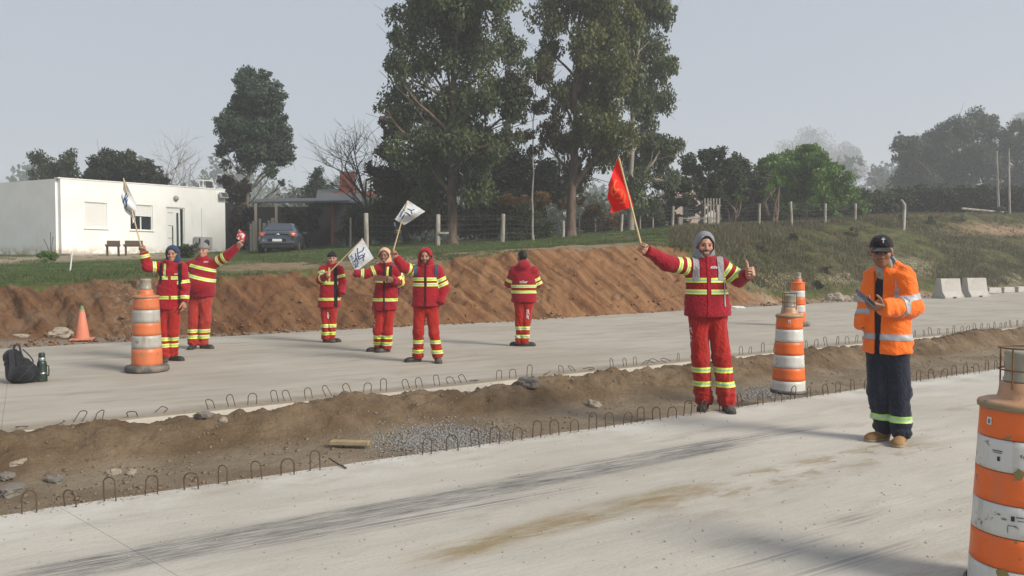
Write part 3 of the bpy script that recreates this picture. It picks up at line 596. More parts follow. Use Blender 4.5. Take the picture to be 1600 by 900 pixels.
# yucca plants behind the fence
def yucca(px, Y, h, label):
    b = TP(px, Y); root = thing('yucca_plant', label, 'plant', b, 0, 'yuccas behind the fence'); mb = MB(); lf = MB()
    for k in range(5):
        tp = np.array([random.uniform(-.6, .6), random.uniform(-.4, .4), h*(.55+.4*random.random())]); limb(mb, (random.uniform(-.15, .15), 0, -.1), tp, .09, .05, .1, 4, 6)
        for j in range(26):
            a = random.uniform(0, 6.28); e = random.uniform(-.5, 1.3); d = np.array([math.cos(a)*math.cos(e), math.sin(a)*math.cos(e), math.sin(e)])*.5; s_ = np.array([-math.sin(a), math.cos(a), 0])*.025
            lf.add([tp-s_, tp+s_, tp+d], [(0, 1, 2)])
    mb.build('stem', B_brown, root); o = lf.build('leaves', L_wil, root); a_ = o.data.attributes.new('tone', 'FLOAT', 'POINT'); a_.data.foreach_set('value', np.full(len(o.data.vertices), .4, np.float32))
yucca(1210, 46, 2.6, 'branched yucca behind the fence in front of the bright green tree')
yucca(1140, 46, 1.6, 'small pale yucca behind the fence right of the picket gate')
# ---------------- fence ----------------
M_post = bark('weathered_post', (.22, .20, .17), (.40, .37, .33)); M_wire = simple('wire', (.10, .10, .10), .6, .3)
fr_ = thing('wire_fence', 'long fence of grey wooden posts and wire along the top of the bank', 'fence')
PST = [(573,333,390,34),(684,335,391,34),(785,334,383,36),(880,345,376,38),(970,335,370,39),(1050,322,360,40),(1120,320,354,41),(1185,318,350,43),(1236,315,347,44),(1288,318,344,46),(1335,318,342,48)]
tops = []
for i, (px, y0, y1, Y) in enumerate(PST):
    b = TP(px, Y); tp = A(px+random.uniform(-2, 2), y0, Y); mb = MB(); r = .10 if i < 3 else .075
    mb.tube([b-[0, 0, .3], b*.5+tp*.5, tp-np.array([0, 0, .03]), tp], [r*1.05, r, r*.95, r*.8], 10); tops.append((b, tp)); po = mb.build('post', M_post, fr_)
mb = MB().box((0, 0, 0), (.5, .09, .09)); mb.build('crossbar', M_post, fr_, A(692, 364, 33.9))
for f in (.15, .32, .49, .66, .83, .95):
    mb = MB()
    for (b0, t0_), (b1, t1_) in zip(tops[:-1], tops[1:]):
        a, b = b0+(t0_-b0)*f, b1+(t1_-b1)*f; mb.tube([a, (a+b)/2-np.array([0, 0, .03]), b], .005, 4, False)
    mb.build('wire', M_wire, fr_)
mb = MB()
for (b0, t0_), (b1, t1_) in zip(tops[:-1], tops[1:]):
    L = np.linalg.norm(b1-b0)
    for k in range(int(L/.22)):
        f = k*.22/L; a = b0+(b1-b0)*f; h = (t0_-b0)[2]*.9; mb.tube([a, a+np.array([0, 0, h])], .0025, 3, False)
tag(mb.build('mesh_wire', M_wire, fr_), kind='stuff')
# a second row of posts further back
f2 = thing('back_fence', 'second fence of thin posts deeper under the eucalyptus trees', 'fence')
for px, y0, Y in ((548, 340, 39),(905,335,46),(930,340,46),(958,325,46),(1000,330,46),(1020,332,46),(1130,330,50),(1160,332,50)):
    b = TP(px, Y); tp = A(px, y0, Y); MB().tube([b-[0,0,.2], tp], .05, 7).build('post', M_post, f2)
mb = MB(); L = [TP(px, Y, .9) for px, Y in ((905, 46), (958, 46), (1020, 46), (1160, 50))]; mb.tube(L, .006, 4, False); mb.build('wire', M_wire, f2)
# leaning post, utility poles, long board on the hill
tag(MB().tube([TP(1410, 47, -.2), A(1413, 320, 47), A(1408, 312, 47)], [.12, .11, .07], 8).build('leaning_post', M_post), 'short crooked post leaning on the brow of the right hillside', 'post')
for px, y0, Y, lab in ((1559, 236, 57, 'shorter leaning wooden pole before the hedge at the right'), (1576, 232, 56.5, 'tall thin straight pole before the hedge at the right')):
    b = TP(px, Y); tag(MB().tube([b-[0,0,.3], A(px-(2 if px < 1570 else 0), y0, Y)], [.10, .07] if px < 1570 else [.07, .06], 8).build('wooden_pole', M_post), lab, 'pole', 'poles before the hedge')
a, b = A(1503, 326, 56), A(1568, 332, 56); mb = MB().tube([a, b], .11, 4); tag(mb.build('long_board', M_post), 'long pale board lying across the brow of the hill below the hedge', 'board')
mb = MB(); a, b = A(1330, 252, 90), A(1560, 248, 60)
mb.tube([a*(1-t)+b*t-np.array([0, 0, 1.2*math.sin(math.pi*t)]) for t in np.linspace(0, 1, 14)], .02, 4, False); tag(mb.build('overhead_cable', M_wire), 'thin overhead cable crossing the misty sky at the right', 'cable')
# ---------------- white flat-roofed house ----------------
def hmat(name, col, **k): return simple(name, col, **k)
def wall_mat():
    t = MT('white_render'); p = t.pos(); c = t.mix(t.sstep(t.noise(p, .8, 5), .35, .7), (.80, .80, .77), (.74, .735, .70)); v = t.comb(t.dot(p, (3, 0, 0)), t.dot(p, (0, 3, 0)), t.dot(p, (0, 0, .3)))
    c = t.mix(t.sstep(t.noise(v, 1.5, 5), .58, .75, 0, .35), c, (.60, .585, .54)); z = t.dot(p, (0, 0, 1))
    c = t.mix(t.math('MULTIPLY', t.sstep(z, 2.35, 1.85), t.sstep(t.noise(p, 3, 4), .35, .6)), c, (.50, .42, .32)); t.bump(t.noise(p, 30, 4), .3, .01); return t.fin(c, .85, 0, .2)
M_wall = wall_mat(); M_trim = simple('white_frame', (.72, .72, .70), .4, var=.05); M_glass = simple('dark_glass', (.02, .025, .03), .08, spec=.6, var=.3); M_gsh = simple('shadow_gap', (.30, .30, .29), .7)
hA = TP(97, 37); hB = TP(353, 45.5); hA[2] = min(hA[2], hB[2])-.1
fv = (hB-hA); fv[2] = 0; FL = np.linalg.norm(fv); hrot = math.atan2(fv[1], fv[0]); zb_ = hA[2]
ZT = A(97, 279, 37)[2]-zb_; ZT2 = A(353, 297, 45.5)[2]-zb_
house = thing('white_house', 'white flat-roofed bungalow with shuttered window and white door', 'house', hA, hrot)
# local frame: x along the front (towards the right end), y into the house, front at y=0 facing -y
def wall_open(mb, L, H0, H1, op, th=.22):
    xs_ = sorted({0, L, *[o_[0] for o_ in op], *[o_[1] for o_ in op]}); 
    for a, b in zip(xs_[:-1], xs_[1:]):
        top = lambda x: H0+(H1-H0)*x/L
        zs = [(0., None)]; ops = [o_ for o_ in op if o_[0] <= a and o_[1] >= b]; segs = []; z0 = 0
        for o_ in sorted(ops, key=lambda q: q[2]): segs.append((z0, o_[2])); z0 = o_[3]
        segs.append((z0, None))
        for s0, s1 in segs:
            if s1 is not None and s1-s0 < 1e-3: continue
            za, zb2 = (top(a), top(b)) if s1 is None else (s1, s1)
            V = [(a, 0, s0), (b, 0, s0), (b, th, s0), (a, th, s0), (a, 0, za), (b, 0, zb2), (b, th, zb2), (a, th, za)]
            mb.add(V, [(3,2,1,0),(4,5,6,7),(0,1,5,4),(1,2,6,5),(2,3,7,6),(3,0,4,7)])
def fx(px):     # px column -> x along the front
    k = (px-800)/F; a, b = hA, fv/FL; return float((k*a[1]-a[0])/(b[0]-k*b[1]))
def fz(px, py): x_ = fx(px); Yq = hA[1]+fv[1]/FL*x_; return A(px, py, Yq)[2]-zb_
W1 = (fx(134), fx(169), fz(150, 357), fz(150, 316)); W2 = (fx(205), fx(240), fz(222, 360), fz(222, 320)); D1 = (fx(261), fx(290), fz(275, 387), fz(275, 324))
D1 = (D1[0], D1[1], .08, D1[3]); mb = MB(); wall_open(mb, FL, ZT, ZT2, [W1, W2, D1]); mb.build('wall', M_wall, house)
MB().box((-.001, 4.1, ZT/2), (.22, 7.75, ZT)).build('wall', M_wall, house); MB().box((FL/2, 8.1, ZT2/2), (FL, .22, ZT2*.97)).build('wall', M_wall, house)
MB().box((FL-.109, 4.1, ZT2/2), (.22, 7.75, ZT2*.985)).build('wall', M_wall, house); MB().box((FL/2, 4.1, ZT2-.45), (FL-.5, 7.7, .15)).build('roof', simple('roof_felt', (.3, .3, .3)), house)
cp = MB(); cp.add([(-.12, -.03, ZT+.002), (FL+.02, -.03, ZT2+.002), (FL+.02, .26, ZT2+.002), (-.12, .26, ZT+.002), (-.12, -.03, ZT+.05), (FL+.02, -.03, ZT2+.05), (FL+.02, .26, ZT2+.05), (-.12, .26, ZT+.05)], [(3,2,1,0),(4,5,6,7),(0,1,5,4),(1,2,6,5),(2,3,7,6),(3,0,4,7)]); cp.build('parapet_cap', M_wall, house)
def win(o_, shut):
    x0, x1, z0, z1 = o_; wd_, hh = x1-x0, z1-z0; wn = MB(); e = .05
    for c_, s_ in (((x0+e/2, .09, (z0+z1)/2), (e, .08, hh)), ((x1-e/2, .09, (z0+z1)/2), (e, .08, hh)), (((x0+x1)/2, .09, z1-e/2), (wd_-2*e, .08, e)), (((x0+x1)/2, .09, z0+e/2), (wd_-2*e, .08, e))): wn.box(c_, s_)
    wobj = wn.build('window', M_trim, house); zs = z0+e if shut else z0+e+(hh-2*e)*.56; nsl = int((z1-e-zs)/.075); hsl = (z1-e-zs)/nsl
    me_ = MB().box((0, 0, 0), (wd_-2*e, .025, hsl-.007)).mesh('shutter_slat', M_trim)
    for k in range(nsl): s_ = bpy.data.objects.new('shutter_slat', me_); link(s_, wobj); s_.location = ((x0+x1)/2, .085, zs+hsl*(k+.5))
    if not shut:
        mid = (x0+x1)/2; MB().box((mid, .10, (z0+zs)/2), (.06, .05, zs-z0-.08)).build('mullion', M_trim, wobj)
        for s_ in (-1, 1): MB().box((mid+s_*wd_*.235, .12, (z0+e+zs)/2), (wd_*.42, .012, zs-z0-e)).build('pane', M_glass, wobj)
        MB().box((mid, .35, (z0+zs)/2), (wd_, .02, hh)).build('dark_backing', simple('unlit_room_black', (.02, .02, .02)), wobj)  # near-black sheet stands in for the unlit room
    MB().box(((x0+x1)/2, -.02, z0-.02), (wd_+.12, .09, .035)).build('sill', M_trim, wobj)
win(W1, True); win(W2, False)
x0, x1, z0, z1 = D1; dw = x1-x0; dr = MB().box(((x0+x1)/2-.1, .10, (z0+z1)/2), (dw-.28, .05, z1-z0-.08)).build('door', M_trim, house)
for k in range(4): MB().box((x0+.32, .07, z0+.3+k*(z1-z0-.6)/3), (.32, .012, .03)).build('panel_slot', simple('slot_grey', (.25, .25, .25), .4), dr)
MB().box((x1-.42, .07, (z0+z1)/2), (.13, .014, (z1-z0)*.78)).build('glass_strip', simple('green_glass', (.03, .075, .07), .15), dr)
MB().tube([(x1-.75, .03, z0+.5), (x1-.75, .03, z0+1.6)], .022, 8).build('pull_handle', simple('dark_metal', (.06, .06, .06), .4, .7), dr)
df = MB(); df.box((x0+.03, .10, (z0+z1)/2), (.06, .1, z1-z0)); df.box((x1-.03, .10, (z0+z1)/2), (.06, .1, z1-z0)); df.box(((x0+x1)/2, .10, z1-.03), (dw-.13, .1, .06)); df.build('door_frame', M_trim, house)
M_ac = simple('grey_plastic', (.42, .43, .42), .5, var=.1); M_dk = simple('dark_grille', (.05, .05, .05), .6)
x = fx(313); ac = MB().box((x, -.22, fz(313, 378)), (1.0, .32, .68)).build('ac', M_ac); bpy.data.objects.remove(ac)
ac = thing('air_conditioner', 'grey outdoor air conditioning unit on the white house wall right of the door', 'air conditioner', Vector(hA)+Matrix.Rotation(hrot, 3, 'Z')@Vector((x, -.25, fz(313, 380))), hrot)
bev(MB().box((0, 0, 0), (1.0, .32, .68)).build('casing', M_ac, ac), .02)
MB().lathe([(.25, 0), (.25, .03), (.22, .03), (.2, .01)], 24, Matrix.Translation((.1, -.163, 0))@Matrix.Rotation(R(90), 4, 'X')).build('fan_ring', M_ac, ac)
MB().lathe([(.0, .012), (.05, .014), (.21, .012), (.215, .0)], 24, Matrix.Translation((.1, -.162, 0))@Matrix.Rotation(R(90), 4, 'X')).build('fan_grille', M_dk, ac)
MB().box((-.38, -.166, 0), (.12, .01, .55)).build('vent', M_dk, ac)
for s_ in (-.35, .35): MB().box((s_, .1, -.36), (.04, .4, .04)).build('bracket', M_ac, ac)
def on_house(px, py, dy=-.06): return Vector(hA)+Matrix.Rotation(hrot, 3, 'Z')@Vector((fx(px), dy, fz(px, py)))
wl = thing('wall_lamp', 'round grey lamp on the white wall above the door', 'lamp', on_house(276, 310), hrot)
MB().lathe([(0, .10), (.10, .08), (.15, .0), (.15, -.04)], 20, Matrix.Rotation(R(90), 4, 'X')).build('lamp_shade', simple('grey_lamp', (.28, .28, .28), .4), wl); MB().box((0, .03, 0), (.2, .05, .1)).build('base', M_dk, wl)
fl = thing('floodlight', 'grey floodlight at the top right corner of the white house', 'lamp', on_house(347, 306, -.2), hrot)
bev(MB().box((0, 0, 0), (.5, .16, .36), Matrix.Rotation(R(-28), 4, 'X')).build('housing', M_ac, fl), .02); MB().box((0, -.085, 0), (.42, .012, .28), Matrix.Rotation(R(-28), 4, 'X')).build('glass', M_dk, fl); MB().box((.1, .14, 0), (.06, .22, .06)).build('bracket', M_dk, fl)
an = thing('roof_frame', 'small white metal frame with grid standing on the flat roof', 'frame', Vector(hA)+Matrix.Rotation(hrot, 3, 'Z')@Vector((fx(329), .15, ZT+(ZT2-ZT)*.9+.03)), hrot)
for a_, b_ in (((-.5, 0, 0), (-.62, 0, .42)), ((.5, 0, 0), (.38, 0, .45)), ((-.62, 0, .42), (.38, 0, .45)), ((-.25, 0, .01), (-.32, 0, .42))): MB().tube([a_, b_], .028, 6).build('bar', M_trim, an)
MB().box((.12, 0, .22), (.45, .01, .34)).build('panel', M_dk, an)
tag(MB().tube([on_house(316, 370, -.02), on_house(316, 326, -.02)], .03, 6).build('conduit_pipe', M_trim), 'thin white pipe running up the wall above the air conditioner', 'pipe')
tag(bev(MB().box((FL/2, -.5, .0), (FL+.4, .9, .12)).build('house_apron', simple('apron_concrete', (.36, .34, .30))), .02), 'low concrete apron along the foot of the white house', 'kerb'); bpy.data.objects['house_apron'].location = tuple(hA+np.array([0, 0, .13])); bpy.data.objects['house_apron'].rotation_euler = (0, 0, hrot)
M_rust = simple('rusty_metal', (.13, .09, .07), .8, .3, var=.4)
def grill(px, py, wd_, label):
    Yq = 36.5; b = TP(px, Yq); g = thing('brazier', label, 'brazier', b, R(20), 'rusty braziers before the white house')
    for s_ in (-1, 1):
        for q in (-1, 1): MB().box((s_*wd_*.42, q*.18, .2), (.05, .05, .45)).build('leg', M_rust, g)
    MB().box((0, 0, .47), (wd_, .5, .1), None, 1.1).build('tray', M_rust, g); MB().box((0, .25, .58), (wd_, .03, .24)).build('back_plate', M_rust, g)
grill(177, 393, .55, 'small rusty brazier left of the pair in front of the white wall'); grill(209, 393, .75, 'wider rusty brazier under the white flag in front of the white wall')
st_ = A(109, 427, 24); b = TP(109, 24); tag(MB().tube([b-[0,0,.1], A(113, 392, 24)], .022, 6).build('white_stake', M_trim), 'thin white stake stuck in the lawn before the white house', 'stake')
# dead stalk plant
b = TP(80, 35); ds = thing('dry_stalk_plant', 'thin dry stalks in front of the shaded side of the white house', 'plant', b)
for dx, h in ((0, 1.1), (.12, .9), (-.3, .8)): MB().tube([(0, 0, 0), (dx*.5, 0, h*.6), (dx, 0, h)], .012, 4).build('stalk', B_dark, ds)
# ---------------- shade-dark shed with carport, chimney ----------------
M_shed = simple('shade_black_boards', (.014, .013, .012), .95); M_sroof = simple('grey_sheet_roof', (.085, .09, .095), .6, var=.2); M_redp = simple('red_paint', (.28, .03, .03), .6, var=.3); M_brick = simple('brick_red', (.22, .055, .035), .85, var=.3, scale=20)  # near-black board colour carries the shade under the carport roof
M_pale = simple('pale_wall', (.30, .26, .215), .9)
shed = thing('carport', 'long low flat-roofed carport with dark interior behind the parked car', 'carport', TP(480, 46))
so3 = TP(480, 46)
def R3(px, py, Y): return A(px, py, Y)-so3
a, b = R3(395, 318, 46), R3(546, 316, 44); a2, b2 = R3(400, 313, 52), R3(550, 311, 50)
mb = MB(); V = [a, b, b2, a2]; V = [v for v in V]+[v+np.array([0, 0, .10]) for v in V]; mb.add(V, [(3,2,1,0),(4,5,6,7),(0,1,5,4),(1,2,6,5),(2,3,7,6),(3,0,4,7)]); mb.build('roof', M_sroof, shed)
for px, m_ in ((519, M_redp), (432, M_pale), (400, M_pale), (543, M_shed)):
    p = R3(px, 318, 45.2); p2 = TP(px, 45.2)-so3; MB().box(((p[0]+p2[0])/2, p[1], (p[2]+p2[2])/2), (.12, .12, p[2]-p2[2])).build('post', m_, shed)
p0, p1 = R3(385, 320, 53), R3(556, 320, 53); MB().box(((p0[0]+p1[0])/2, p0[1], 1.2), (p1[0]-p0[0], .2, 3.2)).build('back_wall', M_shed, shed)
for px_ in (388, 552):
    p_a, p_b = R3(px_, 320, 53), R3(px_, 320, 46.5); MB().box((p_a[0], (p_a[1]+p_b[1])/2, 1.2), (.15, 6.3, 3.2)).build('added_shade_wall', M_shed, shed)  # side walls added to keep sunlight off the back wall
for k, px in enumerate((393, 398, 407, 414, 421, 427)):
    p = TP(px, 43.5)-so3; MB().box((p[0], p[1], p[2]+.75), (.12+.06*(k % 2), .08, 1.5+.25*(k % 3))).build('pale_board', M_pale, shed)
sh2 = thing('grey_roofed_building', 'low building with grey sheet roof and brick chimney behind the carport', 'building', TP(530, 56)); s2 = TP(530, 56)
def R4(px, py, Y): return A(px, py, Y)-s2
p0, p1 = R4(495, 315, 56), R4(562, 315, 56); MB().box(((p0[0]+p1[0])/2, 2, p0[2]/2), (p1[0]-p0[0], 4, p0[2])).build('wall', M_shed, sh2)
a, b, c_, d_ = R4(493, 316, 55), R4(566, 317, 55), R4(562, 297, 60), R4(496, 299, 60); mb = MB(); V = [a, b, c_, d_]; V = V+[v+np.array([0, 0, .12]) for v in V]; mb.add(V, [(3,2,1,0),(4,5,6,7),(0,1,5,4),(1,2,6,5),(2,3,7,6),(3,0,4,7)]); mb.build('roof', M_sroof, sh2)
p = R4(543.5, 300, 58.5); hgt = R4(543, 270, 58.5)[2]-p[2]; ch_ = MB().box((p[0], p[1], p[2]+hgt/2-.2), (1.12, .9, hgt+.4), None, .86).build('chimney', simple('mortar', (.20, .10, .08), .9), sh2)
nrow = int(hgt/.11)
for rI in range(nrow):          # brick courses, each brick proud of the mortar
    zz = p[2]+.06+rI*.11; k = 1-.14*(rI*.11+.26)/(hgt+.4); hw = .56*k
    nb = 4; bw_ = 2*hw/nb
    for j in range(nb+(rI % 2)):
        x0b = -hw+(j-(.5 if rI % 2 else 0))*bw_; x1b = x0b+bw_; x0b, x1b = max(x0b, -hw), min(x1b, hw)
        if x1b-x0b < .05: continue
        MB().box((p[0]+(x0b+x1b)/2, p[1]-.45*k, zz), (x1b-x0b-.025, .06, .085)).build('brick', M_brick, sh2)
MB().box((p[0], p[1], p[2]+hgt+.02), (1.05, .85, .07)).build('chimney_cap', simple('cap', (.1, .1, .1)), sh2)
MB().box(((R4(523,0,56)+R4(562,0,56))[0]/2, 2.4, R4(540, 303, 58)[2]), (2.9, .9, .22)).build('ridge_beam', M_brick, sh2)
# little grey hut, white frames
hut = thing('grey_hut', 'small grey garden hut with white window frame seen between trunks', 'hut', TP(640, 52)); h0 = TP(640, 52)
def R5(px, py, Y): return A(px, py, Y)-h0
p0, p1 = R5(636, 362, 52), R5(662, 335, 52); MB().box(((p0[0]+p1[0])/2, 1, (p0[2]+p1[2])/2), (p1[0]-p0[0], 2, p1[2]-p0[2])).build('wall', simple('blue_grey', (.14, .15, .16)), hut)
p0, p1 = R5(617, 361, 51), R5(645, 337, 51); cx_, cz_ = (p0[0]+p1[0])/2, (p0[2]+p1[2])/2; ww, wh = p1[0]-p0[0], p1[2]-p0[2]
wf = MB(); 
for s_ in (-1, 1): wf.box((cx_+s_*ww/2, -1, cz_), (.07, .05, wh)); wf.box((cx_, -1, cz_+s_*(wh/2-.03)), (ww-.08, .05, .06))
wo_ = wf.build('window', M_trim, hut); MB().box((cx_, -.96, cz_), (ww-.1, .02, wh-.1)).build('pane', M_glass, wo_)
p0 = R5(635, 364, 50); MB().box((p0[0], p0[1], p0[2]), (2.6, .6, .08)).build('ledge', M_pale, hut)
# pink-white house beyond the acacia
ph = thing('pinkish_house', 'pale pink gabled house half hidden behind the acacia', 'house', TP(1095, 62)); p0_ = TP(1095, 62)
def R6(px, py, Y): return A(px, py, Y)-p0_
a, b, z_ = R6(1055, 0, 62)[0], R6(1128, 0, 62)[0], R6(1090, 300, 62)[2]; M_pink = simple('pale_pink_render', (.55, .42, .37), .9)
mb = MB(); mb.prism([(a, 0, 0), (b, 0, 0), (b, 0, z_), ((a+b)/2, 0, z_+1.2), (a, 0, z_)], (0, 5, 0)); mb.build('wall', M_pink, ph)
for s_ in (0, 1):
    x0_, x1_ = (a-.3, (a+b)/2) if s_ == 0 else ((a+b)/2, b+.3); z0_, z1_ = (z_-.15, z_+1.26) if s_ == 0 else (z_+1.26, z_-.15)
    V = [(x0_, -.3, z0_+.02), (x1_, -.3, z1_+.02), (x1_, 5.3, z1_+.02), (x0_, 5.3, z0_+.02)]; V += [(q[0], q[1], q[2]+.12) for q in V]; MB().add(V, [(3,2,1,0),(4,5,6,7),(0,1,5,4),(1,2,6,5),(2,3,7,6),(3,0,4,7)]).build('roof', M_brick, ph)
MB().box((a+1.2, -.02, z_-1.3), (.9, .06, 1.1)).build('window', M_glass, ph); MB().box((b-1., -.02, z_-1.5), (.9, .06, 2.)).build('door', M_trim, ph)
gt = thing('picket_gate', 'narrow pale picket gate behind the fence under the acacia', 'gate', TP(1112, 44))
for k in range(6): MB().box((-.4+k*.16, 0, .75), (.07, .03, 1.5)).build('picket', M_pale, gt)
MB().box((0, .04, .4), (1., .03, .07)).build('rail', M_pale, gt); MB().box((0, .04, 1.1), (1., .03, .07)).build('rail', M_pale, gt)
bn = thing('rough_bench', 'low rough bench of a board on two blocks behind the fence', 'bench', TP(1085, 41))
for s_ in (-.75, .75): MB().box((s_, 0, .25), (.22, .25, .5)).build('block', M_post, bn)
MB().box((0, 0, .42), (1.5, .2, .07)).build('plank', M_post, bn)
# ---------------- traffic drums ----------------
def drum_mat(name, col, seed, dirt=.5):
    t = MT(name); p = t.obj(); q = t.n('ShaderNodeVectorMath', operation='ADD'); t.l(p, q.inputs[0]); q.inputs[1].default_value = (seed, seed*1.7, 0); p = q.outputs[0]
    c = t.mix(t.noise(p, 4, 4), tuple(v*.82 for v in col), col); ch = t.noise(p, 6.5, 6, .7)
    vs = t.comb(t.dot(p, (14, 0, 0)), t.dot(p, (0, 14, 0)), t.dot(p, (0, 0, 1.5))); c = t.mix(t.sstep(t.noise(vs, 1, 5), .5, .8, 0, dirt), c, (.22, .17, .12))
    c = t.mix(t.sstep(ch, .635, .645, 0, .9), c, (.20, .17, .09)); c = t.mix(t.sstep(t.noise(p, 11, 6, .7), .62, .66, 0, .8*min(1, dirt*1.6)), c, (.09, .07, .055))
    t.bump(t.math('ADD', t.noise(p, 30, 4), t.math('MULTIPLY', ch, .8)), .3, .008); return t.fin(c, .42, 0, .45)
M_plast = simple('dusty_lamp_plastic', (.30, .29, .23), .35, var=.3, dirt=(.16, .13, .09)); M_rub = simple('black_rubber', (.09, .085, .08), .8, var=.4, dirt=(.25, .21, .17), damt=.8)
M_cage = simple('rust_wire', (.22, .11, .05), .7, .5, var=.4); M_stick = simple('sticker_white', (.6, .6, .6), .4); M_print = simple('print_black', (.03, .03, .035), .6)
def drum(pos, seed, label, r0=.20, r1=.145, H_=.88, lamp='cage', dirt=.5, ring=False, dull=1., faded=False, tilt=0, n=40, rz=0., warn=None):
    o_ = (.78, .145, .02) if not faded else (.62, .17, .06); w_ = (.60, .60, .56) if not faded else (.42, .40, .36)
    MO = drum_mat('orange_sheeting', o_, seed, dirt); MW = drum_mat('white_sheeting', w_, seed+3, dirt); root = thing('traffic_drum', label, 'traffic drum', pos, rz, 'orange and white traffic drums')
    hs = H_/6 if not ring else (H_-.08)/5.4; z = H_; tt = 0
    def rad(z): return r0+(r1-r0)*z/H_
    for k in range(6 if not ring else 5):
        zt = H_-k*hs; zb = max(zt-hs, 0.0 if not ring else .07); white = k % 2 == 1
        if ring and k == 4: zb = .07
        prof = [(rad(zt)-.006, zt-.001), (rad(zt)+.001, zt-.004)]+[(rad(zt+(zb-zt)*q), zt+(zb-zt)*q) for q in (.25, .5, .75)]+[(rad(zb)+.001, zb+.004), (rad(zb)-.006, zb+.001)]
        MB().lathe(prof, n).build('white_band' if white else 'orange_band', MW if white else MO, root)
    if ring:
        MB().lathe([(.06, 0.005), (.27, .005), (.285, .02), (.285, .065), (.27, .085), (.20, .10), (.1, .10)], n).build('rubber_base', M_rub, root)
    else: MB().lathe([(.05, .001), (r0+.012, .001), (r0+.015, .03), (r0+.002, .04)], n).build('foot_rim', M_rub, root)
    M_top = drum_mat('bleached_orange', (.48, .27, .15), seed+5, .8)
    MB().lathe([(r1-.005, H_-.012), (r1+.008, H_-.01), (r1+.010, H_+.012), (r1-.01, H_+.02), (.10, H_+.028), (.092, H_+.06), (.088, H_+.10), (.06, H_+.105), (0, H_+.105)], n).build('shoulder', M_top if lamp != 'cap' else MO, root)
    MB().lathe([(r1+.002, H_-.018), (r1+.012, H_-.012), (r1+.013, H_+.004), (r1+.004, H_+.012)], n).build('rim', simple('khaki_rim', (.24, .20, .12), .8), root)
    lz = H_+.105
    lm = MB().lathe([(0, lz), (.075, lz), (.077, lz+.012), (.070, lz+.02), (.068, lz+.115), (.072, lz+.12), (.070, lz+.135), (.05, lz+.142), (0, lz+.144)], n).build('lamp', M_plast, root)
    if lamp == 'cage':
        cg = MB()
        cg.tube([(.094*math.cos(a), .094*math.sin(a), lz+.155) for a in np.linspace(0, 2*math.pi, 25)], .004, 5, False); cg.tube([(.094*math.cos(a), .094*math.sin(a), lz+.055) for a in np.linspace(0, 2*math.pi, 25)], .004, 5, False)
        for a in np.linspace(.6, .6+2*math.pi, 5)[:-1]: cg.tube([(.094*math.cos(a), .094*math.sin(a), z_) for z_ in (lz-.03, lz+.06, lz+.155)], .004, 5)
        cg.build('lamp_cage', M_cage, root)
    # small maker's stickers and print
    def on(a, z, w_, h_, m, name, off=.0025):
        nn_ = 6; V = []; 
        for j in range(nn_+1):
            aa = a+(j/nn_-.5)*w_/rad(z)
            for zz in (z-h_/2, z+h_/2): V.append(((rad(zz)+off)*math.cos(aa), (rad(zz)+off)*math.sin(aa), zz))
        MB().add(V, [(2*j, 2*j+2, 2*j+3, 2*j+1) for j in range(nn_)]).build(name, m, root)
    if lamp == 'cage':
        aim = math.atan2(-pos[1], -pos[0])-rz
        on(aim+(-.80 if pos[1] < 5 else .0), H_-.055 if pos[1] > 5 else H_-.07, .026, .034, M_stick, 'sticker'); on(aim+(-.80 if pos[1] < 5 else 0), (H_-.055 if pos[1] > 5 else H_-.07)-.002, .011, .02, simple('sticker_grey', (.12, .15, .2)), 'sticker_print', .0035)
        if pos[1] < 5:      # torn patches of sheeting with the old khaki plastic under them
            MK = simple('khaki_underlay', (.22, .18, .07), .7, var=.3)
            for a_, z_, w2, h2 in ((-.02, H_-1.99*hs, .045, .05), (.06, H_-1.95*hs, .03, .018), (.12, H_-1.45*hs, .022, .018), (.02, H_-1.42*hs, .012, .02), (.20, H_-.35*hs, .03, .02), (.15, H_-3.0*hs, .02, .014), (-.30, H_-3.42*hs, .026, .012), (-.42, H_-3.30*hs, .02, .01), (-.22, H_-3.7*hs, .006, .05), (-.05, H_-4.05*hs, .012, .016), (-.30, H_-5.1*hs, .05, .05)):
                K = 11; V = [((rad(z_)+.0022)*math.cos(aim+a_), (rad(z_)+.0022)*math.sin(aim+a_), z_)]
                for q in range(K):
                    an_ = 2*math.pi*q/K; rr_ = random.uniform(.6, 1.15); zz = z_+h2/2*rr_*math.sin(an_); aa = aim+a_+w2/2*rr_*math.cos(an_)/rad(z_); V.append(((rad(zz)+.0026)*math.cos(aa), (rad(zz)+.0026)*math.sin(aa), zz))
                MB().add(V, [(0, q+1, (q+1) % K+1) for q in range(K)]).build('torn_patch', MK, root)
            # the lines of the lines of small print on the white bands
            for a_, z_, w2, h2 in ((-.52, H_-1.36*hs, .045, .004), (-.52, H_-1.42*hs, .040, .003), (-.48, H_-1.60*hs, .012, .02), (.02, H_-3.30*hs, .03, .004), (-.12, H_-3.36*hs, .014, .022), (.05, H_-3.40*hs, .03, .003), (-.12, H_-3.58*hs, .035, .003)): on(aim+a_, z_, w2, h2, M_print, 'small_print', .003)
    return root
drum(G(1232, 613), 1.3, 'clean bright drum with caged lamp standing in the trench between the two men', r0=.19, r1=.142, H_=.89, dirt=.35)
d_ = ray(1590, 900); Yn = 3.66; pn = A(1590, 900, Yn); drum((pn[0], Yn, 0), 7.7, 'close chipped drum cut by the right edge with rusty lamp cage', r0=.205, r1=.165, H_=.87, dirt=.5, n=64)
drum(G(1246, 509), 4.1, 'small far drum with grey cap on a black rubber ring across the road', lamp='cap', ring=True, r0=.185, r1=.15, H_=1.0, dirt=.15)
drum(G(230, 580), 5.2, 'dusty faded drum on a rubber ring in front of the man in the blue hood', lamp='cap', ring=True, faded=True, r0=.205, r1=.165, H_=1.03, dirt=.95)
